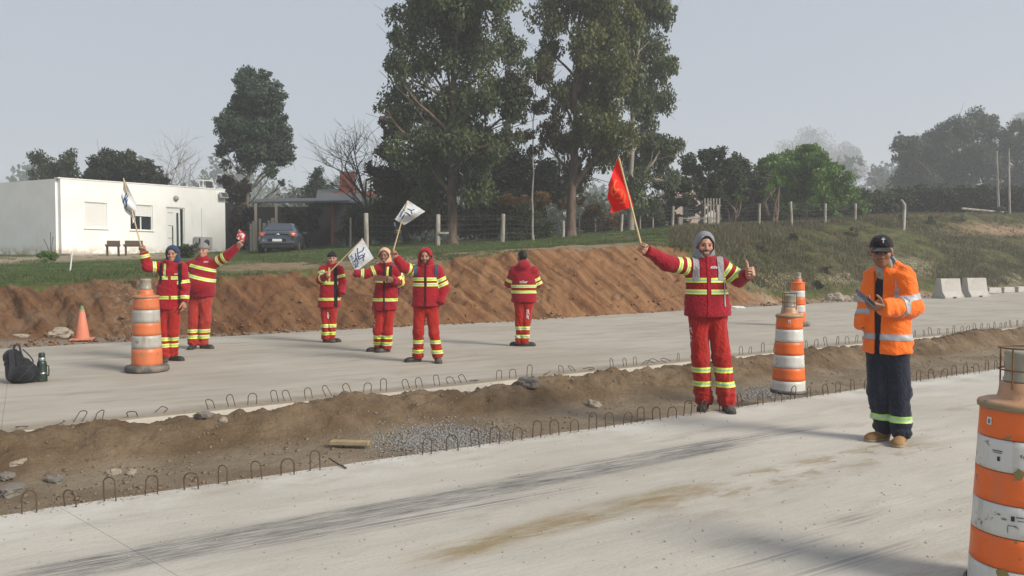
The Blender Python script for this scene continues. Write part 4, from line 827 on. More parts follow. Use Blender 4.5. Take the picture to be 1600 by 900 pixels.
# slot grip in the top of the dusty drum
tb = G(230, 580)
# ---------------- traffic cone ----------------
M_cone = simple('faded_cone', (.60, .20, .12), .6, var=.15, dirt=(.35, .22, .15), dscale=6)
cb = G(129, 531); cone = thing('traffic_cone', 'faded salmon traffic cone with green tip at the foot of the bank', 'traffic cone', cb, R(20))
MB().lathe([(.13, .03), (.125, .06), (.045, .58), (.03, .60)], 28).build('cone_body', M_cone, cone); bev(MB().box((0, 0, .017), (.40, .40, .034)).build('base', M_cone, cone), .012)
MB().lathe([(.05, .555), (.033, .63), (.022, .655), (0, .66)], 20).build('tip', simple('cone_green', (.12, .22, .10), .6), cone)
mb = MB()
for j in range(6):
    a0 = -1.1+j*.06; 
    mb.add([((.118-.145*z_+.003)*math.cos(a0+q*.06), (.118-.145*z_+.003)*math.sin(a0+q*.06), z_+.05) for z_, q in ((.22+.02*j, 0), (.20+.03*j, 1), (.38+.01*j, 1), (.40-.0*j, 0))], [(0, 1, 2, 3)])
mb.build('paint_mark', simple('cone_mark', (.22, .17, .05), .7), cone)
# ---------------- rebar loops ----------------
M_rb = simple('rusty_rebar', (.105, .07, .05), .8, .3, var=.5, scale=30)
def loop_mesh(h, w_, r=.0046):
    P = [(-w_/2, 0, -.03), (-w_/2, 0, h-w_/2)]+[(w_/2*math.cos(a), 0, h-w_/2+w_/2*math.sin(a)) for a in np.linspace(math.pi, 0, 9)[1:-1]]+[(w_/2, 0, h-w_/2), (w_/2, 0, -.03)]
    return MB().tube(P, r, 6).mesh('rebar_loop', M_rb)
LM = [loop_mesh(.135, .075), loop_mesh(.12, .085), loop_mesh(.145, .068)]
rot0 = math.atan2(UU[1], UU[0])
def loop(root, p, k, rz, tx=0., ty=0., sc_=1.):
    o = bpy.data.objects.new('rebar_loop', LM[k % 3]); link(o, root); o.location = tuple(p); o.rotation_euler = (tx, ty, rz); o.scale = (sc_,)*3
npx = [38,103,165,230,292,342,396,443,487,661,701,738,769,803,834,863,894,922,948,975,998,1022,1045,1070]
for i, px in enumerate(npx):
    s = s_of(px, NE); p = W(s, NE(s)-.05+random.uniform(-.012, .012), -.002); loop(road_n, p, i, rot0-.35+random.uniform(-.4, .3), random.uniform(-.18, .18), random.uniform(-.1, .1), random.uniform(.94, 1.08))
s = s_of(1095, NE)
k = 0
while s < 19:
    p = W(s, NE(s)-.05+random.uniform(-.02, .02), -.002); loop(road_n, p, k, rot0+random.uniform(-.35, .3), random.uniform(-.15, .15), random.uniform(-.12, .12), random.uniform(.9, 1.08)); k += 1; s += random.uniform(.24, .31)
bent = [30, 88, 120, 152, 205, 250, 330, 712, 730, 748, 860, 885, 905, 925, 1018, 1035, 1050]
stand = [363,395,432,452,485,517,548,577,603,640,660,688,785,807,833,963,984,1000,1067]
for i, px in enumerate(bent): s = s_of(px, FE); loop(road_f, W(s, FE(s)+.10+random.uniform(-.02, .06), .012), i, rot0+random.uniform(-.5, .5), random.choice((-1, 1))*random.uniform(1.0, 1.45), random.uniform(-.4, .4))
for i, px in enumerate(stand): s = s_of(px, FE); loop(road_f, W(s, FE(s)+.09, -.002), i, rot0+random.uniform(-.5, .4), random.uniform(-.4, .2), random.uniform(-.35, .25), random.uniform(.9, 1.05))
s = s_of(1165, FE); k = 0
while s < 30:
    loop(road_f, W(s, FE(s)+.09+random.uniform(-.02, .02), -.002), k, rot0+random.uniform(-.25, .25), random.uniform(-.2, .2), random.uniform(-.15, .15), random.uniform(.95, 1.15)); k += 1; s += random.uniform(.25, .33)
# ---------------- stones, gravel, timber ----------------
def rock_mesh(seed, m, sub=2, flat=.6, cr=.35):
    import bmesh
    bm = bmesh.new(); bmesh.ops.create_icosphere(bm, subdivisions=sub, radius=1); co_ = np.array([v.co[:] for v in bm.verts]); dn_ = 1+fbm(co_*1.3+seed*7, 3)*1.1
    co_ = co_*dn_[:, None]; co_[:, 2] = np.clip(co_[:, 2]*flat, -.3, None)
    q = np.round(co_/cr)*cr; co_ = co_*.55+q*.45
    for v, c in zip(bm.verts, co_): v.co = c
    me = bpy.data.meshes.new('stone'); bm.to_mesh(me); bm.free(); me.materials.append(m); return me
M_stone = simple('pale_stone', (.34, .29, .23), .9, var=.3, scale=3, bump=.02); M_st2 = simple('grey_stone', (.20, .18, .155), .9, var=.35, scale=3, bump=.02)
def stone(px, py, r, label, m=M_stone, where='m', seed=0, cat='stone', flat=.6):
    p = med_hit(px, py) if where == 'm' else (G(px, py) if where == 'g' else None)
    if where == 't': p = TP(px, py)
    o = bpy.data.objects.new('stone', rock_mesh(seed+px, m, 3, flat)); C.objects.link(o); o.location = (p[0], p[1], p[2]+r*.25); o.scale = (r*1.2, r*.9, r); o.rotation_euler = (0, 0, px*.7); tag(o, label, cat, 'loose stones')
stone(176, 741, .055, 'flat pale stone at the foot of the soil berm left of its twin'); stone(205, 741, .045, 'low pale stone just right of the flat pale one in the trench')
stone(28, 726, .05, 'rounded pale stone in the berm near the left edge'); stone(928, 636, .075, 'pointed pale stone at the foot of the berm left of the flag man', seed=2, flat=.9)
stone(825, 604, .11, 'dark angular clod sitting on top of the berm', M_st2, seed=5, flat=.9); stone(349, 659, .05, 'small pinkish stone on the crest of the berm'); stone(318, 653, .08, 'dark flat clod on the crest of the berm at the left', M_st2, seed=9)
stone(16, 772, .10, 'dark slate-like lump at the left end of the trench', M_st2, seed=3, flat=.4); stone(85, 753, .06, 'dark clod beside the rubble at the left', M_st2, seed=4); stone(8, 748, .07, 'grey lump at the very left of the trench', M_st2, seed=14, flat=.5)
stone(96, 526, .20, 'largest grey stone at the foot of the bank left of the cone', M_stone, 'g', 6); stone(32, 528, .13, 'flat stone at the foot of the bank above the backpack', M_stone, 'g', 7, flat=.4)
stone(195, 521, .08, 'small stone at the foot of the bank right of the cone', M_st2, 'g', 8)
stone(1305, 30.8, .27, 'big pale boulder at the foot of the hillside right of the far drum', M_stone, 't', 11, 'boulder', .9); stone(1322, 31, .2, 'smaller pale boulder next to the big one at the hill foot', M_stone, 't', 12, 'boulder', .7)
stone(1232, 30, .25, 'sloping tan boulder half buried in the bank end', M_stone, 't', 13, 'boulder', .5)
def scatter(name, label, pts, rr, m, pw=3):
    V = []; Fq = []; t_ = np.array([(0,0,1),(.94,0,-.33),(-.47,.82,-.33),(-.47,-.82,-.33)]); fc = np.array([(0,1,2),(0,2,3),(0,3,1),(1,3,2)])
    n_ = len(pts); sc__ = rr[0]+(rr[1]-rr[0])*rng.random(n_)**pw; a = rng.normal(size=(n_, 3, 3)); q, _ = np.linalg.qr(a)
    V = (np.einsum('nij,kj->nki', q, t_)*sc__[:, None, None]*np.array([1, 1, .75])+pts[:, None]).reshape(-1, 3); Fq = (np.arange(n_)[:, None, None]*4+fc[None]).reshape(-1, 3)
    tag(np_mesh(name, V, Fq, m, None, smooth=False), kind='stuff', label=label)
pts = []
for _ in range(9000):
    if random.random() < .75: px, py = random.gauss(690, 55), random.gauss(684, 12)
    else: px, py = random.gauss(1195, 40), random.gauss(613, 5)
    if 560 < px < 900 or 1120 < px < 1300:
        p = G(px, py, -.17); s, t = st(p)
        if t > NE(s)+.02 and t < FE(s)-.2: p[2] = med_z(s, t)+.004; pts.append(p)
M_grav = MT('grey_gravel'); c = M_grav.mix(M_grav.noise(M_grav.pos(), 38, 2), (.13, .125, .12), (.36, .35, .33)); M_grav = M_grav.fin(c, .85)
scatter('gravel', 'patch of grey crushed gravel in the trench', np.array(pts), (.006, .022), M_grav)
pts = []
for _ in range(15000):
    s = random.uniform(-2, 20)**1.0; t = NE(s)+(FE(s)-NE(s))*random.uniform(.02, .93); nz = vnoise(np.array([[s*1.3, t*2, 0]]))[0]
    if nz > .45 or random.random() < .15: pts.append(W(s, t, med_z(s, t)+.003))
for _ in range(2500):
    s = random.uniform(-2, 1.2); t = NE(s)+(FE(s)-NE(s))*random.betavariate(2, 5); pts.append(W(s, t, med_z(s, t)+.004))
scatter('soil_crumbs', 'small clods and crumbs of soil lying in the trench', np.array(pts), (.003, .034), simple('crumb', (.20, .15, .098), .95, var=.5, scale=12), 7)
pts = []
for _ in range(2600):
    s = random.uniform(-2, 16); pts.append(W(s, NE(s)-abs(random.gauss(0, .06))+.01, .003))
for _ in range(2500):
    s = random.uniform(-3, 35); pts.append(W(s, FE(s)+abs(random.gauss(.05, .12)), .003))
for _ in range(900):
    p = G(random.uniform(0, 1600), random.uniform(640, 890)); s, t = st(p)
    if t < NE(s): pts.append(p+[0, 0, .002])
scatter('concrete_crumbs', 'crumbs of concrete and grit along the slab edges', np.array(pts), (.002, .011), simple('grit', (.36, .32, .26), .95, var=.4, scale=15))
pts = []
for _ in range(2600):
    px = random.uniform(-60, 1650); kq = kn_at(np.array([px]))[0]; y0, y1, y2 = kq[1][0], kq[2][0], kq[3][0]; f_ = random.betavariate(1.1, 6); Yq = y0+(y2-y0)*f_*1.2
    pts.append(TP(px, Yq, .03))
scatter('bank_clods', 'clods and stones fallen along the foot of the cut bank', np.array(pts), (.008, .085), simple('clod', (.20, .115, .062), .95, var=.45, scale=5), 6)
pl_ = thing('timber_offcut', 'short weathered plank lying in the trench beside the gravel', 'plank', med_hit(547, 700)+np.array([0, 0, .05]), R(-4))
M_wood = simple('old_wood', (.32, .24, .14), .85, var=.35, scale=14, bump=.01); bev(MB().box((0, 0, .0), (.36, .09, .035)).build('plank', M_wood, pl_), .004)
tag(MB().tube([G(514, 722)+[0,0,.03], G(528, 727)+[0,0,.012], G(541, 733)+[0,0,.008]], .006, 6).build('steel_bar', M_rb), 'short rusty bar lying on the edge of the near slab', 'bar')
lt = thing('plastic_litter', 'crumpled whitish plastic litter at the foot of the bank right of the flag man', 'litter', TP(1151, 25.6, .03))
for k in range(3): o = bpy.data.objects.new('crumpled_sheet', rock_mesh(40+k, simple('litter_white', (.6, .62, .62), .4), 2, .8)); link(o, lt); o.location = (k*.12-.1, 0, .04); o.scale = (.14, .1, .09)
# ---------------- concrete barriers ----------------
M_barr = simple('barrier_concrete', (.44, .42, .385), .9, var=.15, scale=2, bump=.01, dirt=(.28, .25, .2)); M_slot = M_dk
def barrier(px, py, L, label, rz):
    p = G(px, py); b = thing('concrete_barrier', label, 'concrete barrier', (p[0], p[1], 0), rz, 'concrete barriers beyond the road')
    pr = [(-.34, 0), (.34, 0), (.34, .08), (.20, .28), (.11, .80), (-.11, .80), (-.20, .28), (-.34, .08)]
    bev(MB().prism([(-L/2, y, z) for y, z in pr], (L, 0, 0)).build('block', M_barr, b), .015)
    MB().box((0, -.335, .045), (.16, .03, .06)).build('lifting_slot', M_slot, b)
barrier(1481, 466, 1.0, 'left one of the two jersey barriers on the far roadside', R(18)); barrier(1522, 464, 1.0, 'right one of the two jersey barriers on the far roadside', R(16))
for i, (px, py, L) in enumerate(((1432, 459, .7), (1550, 459, 1.0), (1572, 458, .9), (1594, 457, .9), (1618, 456, .9))):
    p = G(px, py-1); o = bev(MB().box((0, 0, .13), (L, .35, .26), None, .9).build('kerb_block', M_barr), .02); o.location = (p[0], p[1], 0); o.rotation_euler = (0, 0, R(28)); tag(o, ('low concrete kerb block left of the two jersey barriers', 'first low kerb block right of the jersey barriers', 'second low kerb block right of the jersey barriers', 'low kerb block just inside the right edge of the photo', 'low kerb block half cut by the right edge')[i], 'concrete block', 'low kerb blocks along the hill foot')
p = G(1345, 471); o = bev(MB().box((0, 0, .13), (.42, .3, .26)).build('concrete_block', M_barr), .02); o.location = tuple(p); o.rotation_euler = (0, 0, .3); tag(o, 'single small white block just left of the man in the orange jacket', 'concrete block')
# ---------------- backpack and flask on the slab ----------------
M_bag = cloth('black_nylon', (.010, .011, .014), (.04, .036, .03), .2, .6); M_bag2 = cloth('dark_grey_nylon', (.026, .028, .034), (.05, .045, .04), .3, .6)
# ---------------- signed-distance modelling of bodies and cloth ----------------
def cone_d(P, a, b, r1, r2, sq=None):
    a = np.asarray(a, np.float32); b = np.asarray(b, np.float32)
    if sq is not None:       # sq = (direction, factor): flatten across that direction
        f, q = sq; m = a; P = P+((P-m)@f)[..., None]*(q-1)*f; b = b+((b-m)@f)*(q-1)*f
    ab = b-a; L = float(ab@ab)+1e-9; t = np.clip(((P-a)@ab)/L, 0, 1); return np.linalg.norm(P-(a+t[..., None]*ab), axis=-1)-(r1+(r2-r1)*t)
def ell_d(P, c, r, M=None):
    q = P-np.asarray(c, np.float32)
    if M is not None: q = q@M          # M columns = local axes in world
    r = np.asarray(r, np.float32); k0 = np.linalg.norm(q/r, axis=-1); k1 = np.linalg.norm(q/(r*r), axis=-1)+1e-9; return k0*(k0-1)/k1
def smin(a, b, k):
    h = np.clip(.5+.5*(b-a)/k, 0, 1); return b+(a-b)*h-k*h*(1-h)
def smax(a, b, k): return -smin(-a, -b, k)
CORN = [(0,0,0),(1,0,0),(1,1,0),(0,1,0),(0,0,1),(1,0,1),(1,1,1),(0,1,1)]
EDG = [(0,1),(1,2),(2,3),(3,0),(4,5),(5,6),(6,7),(7,4),(0,4),(1,5),(2,6),(3,7)]
def surfnet(fn, lo, hi, h):
    lo = np.array(lo, np.float32); n = np.ceil((np.array(hi)-lo)/h).astype(int)+1
    ax = [lo[i]+h*np.arange(n[i], dtype=np.float32) for i in range(3)]; P = np.stack(np.meshgrid(*ax, indexing='ij'), -1); f = fn(P).astype(np.float32)
    s = f < 0; cs = [s[c[0]:n[0]-1+c[0], c[1]:n[1]-1+c[1], c[2]:n[2]-1+c[2]] for c in CORN]
    cnt = sum(c.astype(np.int8) for c in cs); act = (cnt > 0) & (cnt < 8); I = np.argwhere(act); fv_ = [f[I[:, 0]+c[0], I[:, 1]+c[1], I[:, 2]+c[2]] for c in CORN]
    acc = np.zeros((len(I), 3), np.float32); w_ = np.zeros(len(I), np.float32)
    for a, b in EDG:
        m = (fv_[a] < 0) != (fv_[b] < 0); t = fv_[a]/(fv_[a]-fv_[b]+1e-12); p = np.array(CORN[a], np.float32)+t[:, None]*(np.array(CORN[b], np.float32)-np.array(CORN[a], np.float32)); acc += np.where(m[:, None], p, 0); w_ += m
    V = lo+(I+acc/w_[:, None])*h; idx = -np.ones(act.shape, np.int64); idx[act] = np.arange(len(I)); Q = []
    for d in range(3):
        e1, e2 = (d+1) % 3, (d+2) % 3; sl0 = [slice(1, n[i]-1) for i in range(3)]; sl0[d] = slice(0, n[d]-1); sl1 = list(sl0); sl1[d] = slice(1, n[d])
        a, b = s[tuple(sl0)], s[tuple(sl1)]; J = np.argwhere(a != b); 
        if not len(J): continue
        inn = a[J[:, 0], J[:, 1], J[:, 2]]; off = np.array([1, 1, 1]); off[d] = 0; J = J+off
        def g(o1, o2):
            K_ = J.copy(); K_[:, e1] -= o1; K_[:, e2] -= o2; return idx[K_[:, 0], K_[:, 1], K_[:, 2]]
        q = np.stack([g(1, 1), g(0, 1), g(0, 0), g(1, 0)], 1); q[~inn] = q[~inn][:, ::-1]; Q.append(q)
    Q = np.concatenate(Q); return V, Q[(Q >= 0).all(1)]
def normals(V, Q):
    a = V[Q[:, 2]]-V[Q[:, 0]]; b = V[Q[:, 3]]-V[Q[:, 1]]; n_ = np.cross(a, b); N = np.zeros_like(V)
    for k in range(4): np.add.at(N, Q[:, k], n_)
    return N/(np.linalg.norm(N, axis=1)[:, None]+1e-12)
def clip_poly(V, N, Q, fields, off=.004):
    """pieces of mesh V,Q where every scalar field >= 0, lifted off along the normals"""
    ok = np.ones(len(Q), bool)
    for f in fields: ok &= (f[Q] > 0).any(1)
    Fm = np.stack(fields, 1); outV = []; outF = []; key = {}
    for q in Q[ok]:
        poly = [np.concatenate([V[i]+N[i]*off, Fm[i]]) for i in q]
        for k in range(len(fields)):
            res = []
            for i in range(len(poly)):
                a, b = poly[i], poly[(i+1) % len(poly)]; fa, fb = a[3+k], b[3+k]
                if fa >= 0: res.append(a)
                if (fa >= 0) != (fb >= 0): t = fa/(fa-fb); res.append(a+(b-a)*t)
            poly = res
            if len(poly) < 3: break
        if len(poly) >= 3:
            f_ = []
            for p in poly:
                kk_ = tuple(np.round(p[:3], 5))
                if kk_ not in key: key[kk_] = len(outV); outV.append(p)
                f_.append(key[kk_])
            if len(set(f_)) == len(f_): outF.append(tuple(f_))
    return outV, outF
def piece(name, V, N, Q, fields, m, root, rb, off=.004, cattr=None):
    oV, oF = clip_poly(V, N, Q, fields, off)
    if not oF: return None
    me = bpy.data.meshes.new(name); me.from_pydata([tuple(p[:3]-rb) for p in oV], [], oF); me.polygons.foreach_set('use_smooth', np.ones(len(oF), bool)); me.update(); me.materials.append(m)
    if cattr is not None: a = me.attributes.new('band', 'FLOAT', 'POINT'); a.data.foreach_set('value', np.array([cattr(p) for p in oV], np.float32))
    o = bpy.data.objects.new(name, me); link(o, root); return o
def tape_mat(name, edge, mid, bw_=.30):
    t = MT(name); b = t.math('ABSOLUTE', t.attr('band')); c = t.mix(t.sstep(b, bw_-.03, bw_+.03), mid, edge); p = t.pos(); c = t.mix(t.sstep(t.noise(p, 30, 4), .5, .8, 0, .45), c, tuple(v*.5 for v in mid)); return t.fin(c, .45, 0, .5)
M_tape = tape_mat('yellow_silver_tape', (.68, .78, .10), (.34, .48, .36), .18); M_tape_dull = tape_mat('dusty_yellow_tape', (.66, .70, .20), (.42, .48, .36), .18); M_silv = tape_mat('silver_tape', (.33, .34, .36), (.36, .37, .39)); M_green = tape_mat('green_tape', (.36, .66, .12), (.42, .50, .40), .18)
M_skin = None
def skin_mat():
    t = MT('skin'); c = t.attr('col', 'Color'); p = t.pos(); c = t.mix(t.sstep(t.noise(p, 60, 3), .4, .7, 0, .15), c, (.25, .1, .06)); t.b.inputs['Subsurface Weight'].default_value = .08; t.b.inputs['Subsurface Radius'].default_value = (.01, .004, .002); t.b.inputs['Subsurface Scale'].default_value = .5
    return t.fin(c, .5, 0, .35)
M_skin = skin_mat()
def folds(P, fr_=1., seed=0.):
    P = P+np.stack([P[..., 2]*0, P[..., 2]*0, P[..., 0]*.55*np.sign(np.sin(seed*5+1))], -1); q = P*np.array([5.5, 5.5, 13], np.float32)*fr_+seed; w1 = vnoise(q*.5)*2.6; n1 = vnoise(np.stack([q[..., 0]+w1, q[..., 1]-w1, q[..., 2]*.9+w1], -1)); n2 = vnoise(q*2.3+5)
    return -(1-np.abs(2*n1-1))*.75-(1-np.abs(2*n2-1))*.25+.5
def hand_geo(wr, d, pn, side, curl=(70, 80, 50), thumb='wrap', sc_=1., h=.0045, spread=.0, fore=None, rad_=1.):
    """wr wrist point, d direction of the hand, pn palm normal (where the palm faces), side = thumb side"""
    d = d/np.linalg.norm(d); s = side-d*(side@d); s /= np.linalg.norm(s); n_ = np.cross(d, s); n_ = n_ if n_@pn > 0 else -n_
    pr = []; S_ = sc_
    pc = wr+d*.045*S_
    def palm(P):
        Ml = np.stack([d, s, n_], 1).astype(np.float32); q = (P-pc.astype(np.float32))@Ml; b = np.abs(q)-np.array([.042, .034, .008], np.float32)*S_
        return np.linalg.norm(np.maximum(b, 0), axis=-1)+np.minimum(b.max(-1), 0)-.009*S_
    base = [(.088, .030, .070), (.093, .010, .078), (.089, -.011, .072), (.080, -.031, .056)]
    for k, (bx, by, L) in enumerate(base):
        p = wr+d*bx*S_+s*by*S_; a = 0; dd = d+s*by*spread; dd /= np.linalg.norm(dd); seg = [L*.45*S_, L*.31*S_, L*.25*S_]; r = .0088*S_*rad_
        p = p-dd*.012*S_
        for j in range(3):
            a += R(curl[j])*(1+.06*(k-1.5)); v = dd*math.cos(a)+n_*math.sin(a); q = p+v*(seg[j]+(.012*S_ if j == 0 else 0)); pr.append((p, q, r*(1-.07*j), r*(1-.07*(j+1)))); p = q
    t0_ = wr+d*.022*S_+s*.026*S_
    if thumb == 'wrap': tp = [t0_, t0_+(s*.35+d*.55+n_*.6)*.036*S_, t0_+(s*.12+d*.9+n_*1.15)*.050*S_, t0_+(d*1.0-s*.30+n_*1.25)*.062*S_]
    elif thumb == 'up': tp = [t0_, t0_+(s*.95+d*.25+n_*.15)*.036*S_, t0_+(s*1.0+d*.1)*.068*S_, t0_+(s*1.0-d*.06)*.095*S_]
    else: tp = [t0_, t0_+(s*.75+d*.5+n_*.3)*.034*S_, t0_+(s*.75+d*.75+n_*.35)*.062*S_, t0_+(s*.65+d*.95+n_*.4)*.086*S_]
    for j, (r1, r2) in enumerate(((.0135, .0115), (.0115, .0105), (.0105, .0088))): pr.append((tp[j], tp[j+1], r1*S_, r2*S_))
    fa = wr-(d if fore is None else fore)*.09
    def fn(P):
        v = smin(palm(P), cone_d(P, fa, wr+d*.012, .030*S_, .025*S_), .018)
        g = None
        for a, b, r1, r2 in pr:
            c = cone_d(P, a, b, r1, r2); g = c if g is None else np.minimum(g, c)
        return smin(v, g, .006)
    allp = np.array([fa, wr, *[q[1] for q in pr], *[q[0] for q in pr]]); lo = allp.min(0)-.035; hi = allp.max(0)+.035
    return surfnet(fn, lo, hi, h), n_, s
def person(label, cat_name, root_px, J, yaw, o, seed=0):
    """J: joints (px, py, depth offset from the feet, negative = nearer). yaw: 0 faces the camera, + turns to image right"""
    rb = G(*root_px); Y0 = rb[1]; mpp = Y0/F; root = thing('person', label, 'person', rb, 0)
    j = {k: A(v[0], v[1], Y0+v[2]).astype(np.float32) for k, v in J.items()}
    f = np.array([math.sin(R(yaw)), -math.cos(R(yaw)), 0], np.float32); sd = np.array([math.cos(R(yaw)), math.sin(R(yaw)), 0], np.float32); up = np.array([0, 0, 1], np.float32)
    vox = o.get('vox', .012); col = lambda c, n_: np.repeat(np.array([c], np.float32), n_, 0)
    skin = np.array(o.get('skin', (.42, .22, .14)), np.float32)
    def put(name, V, Q, m, cols=None, parent=root, attrs=None): return np_mesh(name, V-rb, Q, m, parent, attrs, True, None, cols)
    # ---- head ----
    hy, hp = R(o.get('hyaw', yaw)), R(o.get('hpitch', 0)); hf = np.array([math.sin(hy)*math.cos(hp), -math.cos(hy)*math.cos(hp), -math.sin(hp)]); hx = np.array([math.cos(hy), math.sin(hy), 0]); hx = hx+np.array([0, 0, o.get('hroll', 0)]); hx /= np.linalg.norm(hx)
    hz_ = np.cross(hf, hx)*-1; hz_ = hz_ if hz_[2] > 0 else -hz_; HM = np.stack([hx, -hf, hz_], 1).astype(np.float32); hc = j['head']; hs = o.get('hscale', 1.)
    def loc(P): return ((P-hc)@HM)/hs
    def head_l(q):
        x, y, z = q[..., 0], q[..., 1], q[..., 2]; ax_ = np.abs(x); qa = np.stack([ax_, y, z], -1)
        d = ell_d(q, (0, .012, .030), (.074, .094, .088)); d = smin(d, ell_d(q, (0, -.022, -.035), (.060, .066, .078)), .03); d = smin(d, ell_d(q, (0, -.055, -.088), (.030, .028, .024)), .025)
        d = smin(d, ell_d(qa, (.040, -.062, -.022), (.022, .020, .022)), .016); d = smin(d, cone_d(qa, (.008, -.083, .024), (.045, -.068, .022), .009, .008), .012)
        d = smax(d, -ell_d(qa, (.031, -.094, .004), (.016, .014, .011)), .010); d = smin(d, cone_d(q, (0, -.086, .008), (0, -.108, -.028), .007, .012), .010); d = smin(d, ell_d(qa, (.010, -.098, -.033), (.009, .010, .008)), .006)
        d = smin(d, ell_d(q, (0, -.082, -.058), (.026, .010, .007)), .006); d = smin(d, ell_d(q, (0, -.080, -.070), (.021, .010, .007)), .005)
        if o.get('smile'): d = smax(d, -ell_d(q, (0, -.094, -.0635), (.021, .010, .0055)), .003)
        e = ell_d(qa, (.076, .012, -.004), (.010, .020, .031)); e = smax(e, -ell_d(qa, (.086, .008, -.002), (.007, .012, .02)), .004); d = smin(d, e, .006)
        return d
    nk = j['neck']
    def headf(P): return np.minimum(smin(head_l(loc(P))*hs, cone_d(P, hc+HM@np.array([0, .02, -.06], np.float32), nk, .052, .058), .03), 9)
    hv = o.get('hvox', .0055); V1, Q1 = surfnet(headf, hc-.165, hc+.17, hv)
    q = loc(V1); x, y, z = q.T; ax_ = np.abs(x); c = col(skin, len(V1)); front = y < -.02
    dark = skin*.5
    def paint(mask, cc, a=1.): c[mask] = c[mask]*(1-a)+np.array(cc, np.float32)*a
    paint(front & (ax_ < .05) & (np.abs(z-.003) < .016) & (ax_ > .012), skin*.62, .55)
    paint((y < -.05) & (ax_ > .010) & (ax_ < .052) & (np.abs(z-.0255-.05*(.03-np.abs(ax_-.03))) < .0048), (.03, .02, .014), .75)
    paint(front & (z < -.018) & (z > -.045) & (ax_ < .02), skin*np.array([1.05, .9, .85]), .6); paint((ax_ > .025) & (ax_ < .055) & (z < -.01) & (z > -.04) & front, skin*np.array([1.12, .88, .84]), .5)
    be = o.get('beard', 0)
    if be:
        rag = fbm(q*60, 3)*.02; bm_ = (z < -.052+rag+.6*np.clip(ax_-.03, 0, .1)) & (y < .03) & (z > -.14); paint(bm_, (.035, .025, .02), be); paint((np.abs(z+.047) < .0075+rag*.2) & (ax_ < .034) & front, (.03, .02, .016), min(1, be+.15))
    paint((y < -.07) & (np.abs(z+.064) < .0105) & (ax_ < .026), skin*np.array([.95, .55, .5]), .8)
    if o.get('smile'): paint((y < -.065) & (np.abs(z+.0635) < .0055) & (ax_ < .021), (.42, .36, .31), 1)
    hair = o.get('hair')
    if hair: paint((z > .045+.03*(y < -.06)) | ((y > .02) & (z > -.05)), hair, .85)
    # ---- hands ----
    parts_v = [V1]; parts_q = [Q1]; parts_c = [c]; nv = len(V1); info = {}
    for sname in ('L', 'R'):
        hd = o.get('hand'+sname)
        if not hd: continue
        wr = j['wr'+sname]; el = j['el'+sname]; fd = (wr-el)/np.linalg.norm(wr-el); d = np.array(hd['d'], float) if 'd' in hd else fd.astype(float)
        (Vh, Qh), pn, ss = hand_geo(wr.astype(float), d, np.array(hd['pn'], float), np.array(hd['side'], float), hd.get('curl', (70, 80, 50)), hd.get('thumb', 'wrap'), hd.get('sc', 1.08), hd.get('h', .0055), hd.get('spread', 0), fd)
        dn_ = d/np.linalg.norm(d); info[sname] = (wr+dn_*.086*hd.get('sc', 1.08)+pn*.030, pn, dn_, ss)
        ch = col(o.get('glove', skin*.95) if hd.get('glove') is None else hd['glove'], len(Vh)); ch *= (.85+.3*vnoise(Vh*90))[:, None]; parts_v.append(Vh); parts_q.append(Qh+nv); parts_c.append(ch); nv += len(Vh)
    # ---- hidden trunk and limbs of the body, one surface with neck and wrists ----
    ms = (j['shL']+j['shR'])/2; mh = (j['hipL']+j['hipR'])/2
    def bodyf(P):
        d = cone_d(P, ms-up*.14, mh+up*.10, .105, .10, (f, 1.5)); d = smin(d, cone_d(P, j['hipL'], j['hipR'], .06, .06), .05); d = smin(d, cone_d(P, j['shL'], j['shR'], .05, .05), .05); d = smin(d, cone_d(P, nk+up*.03, ms-up*.05, .05, .06), .04)
        for s_ in 'LR':
            d = smin(d, cone_d(P, j['sh'+s_], j['el'+s_], .045, .036), .03); d = smin(d, cone_d(P, j['el'+s_], j['wr'+s_], .036, .024), .02); d = smin(d, cone_d(P, j['hip'+s_], j['kn'+s_], .06, .045), .03); d = smin(d, cone_d(P, j['kn'+s_], j['an'+s_], .048, .035), .02)
        return d
    allj = np.array([v for v in j.values()]); Vb, Qb = surfnet(bodyf, allj.min(0)-.16, allj.max(0)+.16, .026); parts_v.append(Vb); parts_q.append(Qb+nv); parts_c.append(col(skin, len(Vb)))
    put('body', np.concatenate(parts_v), np.concatenate(parts_q), M_skin, np.concatenate(parts_c))
    # eyes
    for s_ in (-1, 1):
        p = hc+HM@(np.array([s_*.031, -.077, .003], np.float32)*hs); mb = MB(); mb.lathe([(0.0001, -.011), (.008, -.008), (.011, 0), (.008, .008), (.0001, .011)], 12, Matrix.Translation(Vector((p-rb).tolist()))@Matrix(HM.tolist()).to_4x4()@Matrix.Rotation(R(90), 4, 'X')); mb.build('eye', simple('eye_dark', (.03, .02, .015), .2), root)
    # ---- jacket ----
    hem = A(root_px[0], o['hem'], Y0)[2]; hw, cw = o['hemw']/2*mpp, o['chestw']/2*mpp; sq = o.get('sq', 1.45); sr = o.get('sr', (.088, .078, .062)); hemc = np.array([*(mh[:2]+ (o.get('hemx', 0)*mpp, 0)), hem+.02], np.float32); bulk = o.get('bulk', 0)
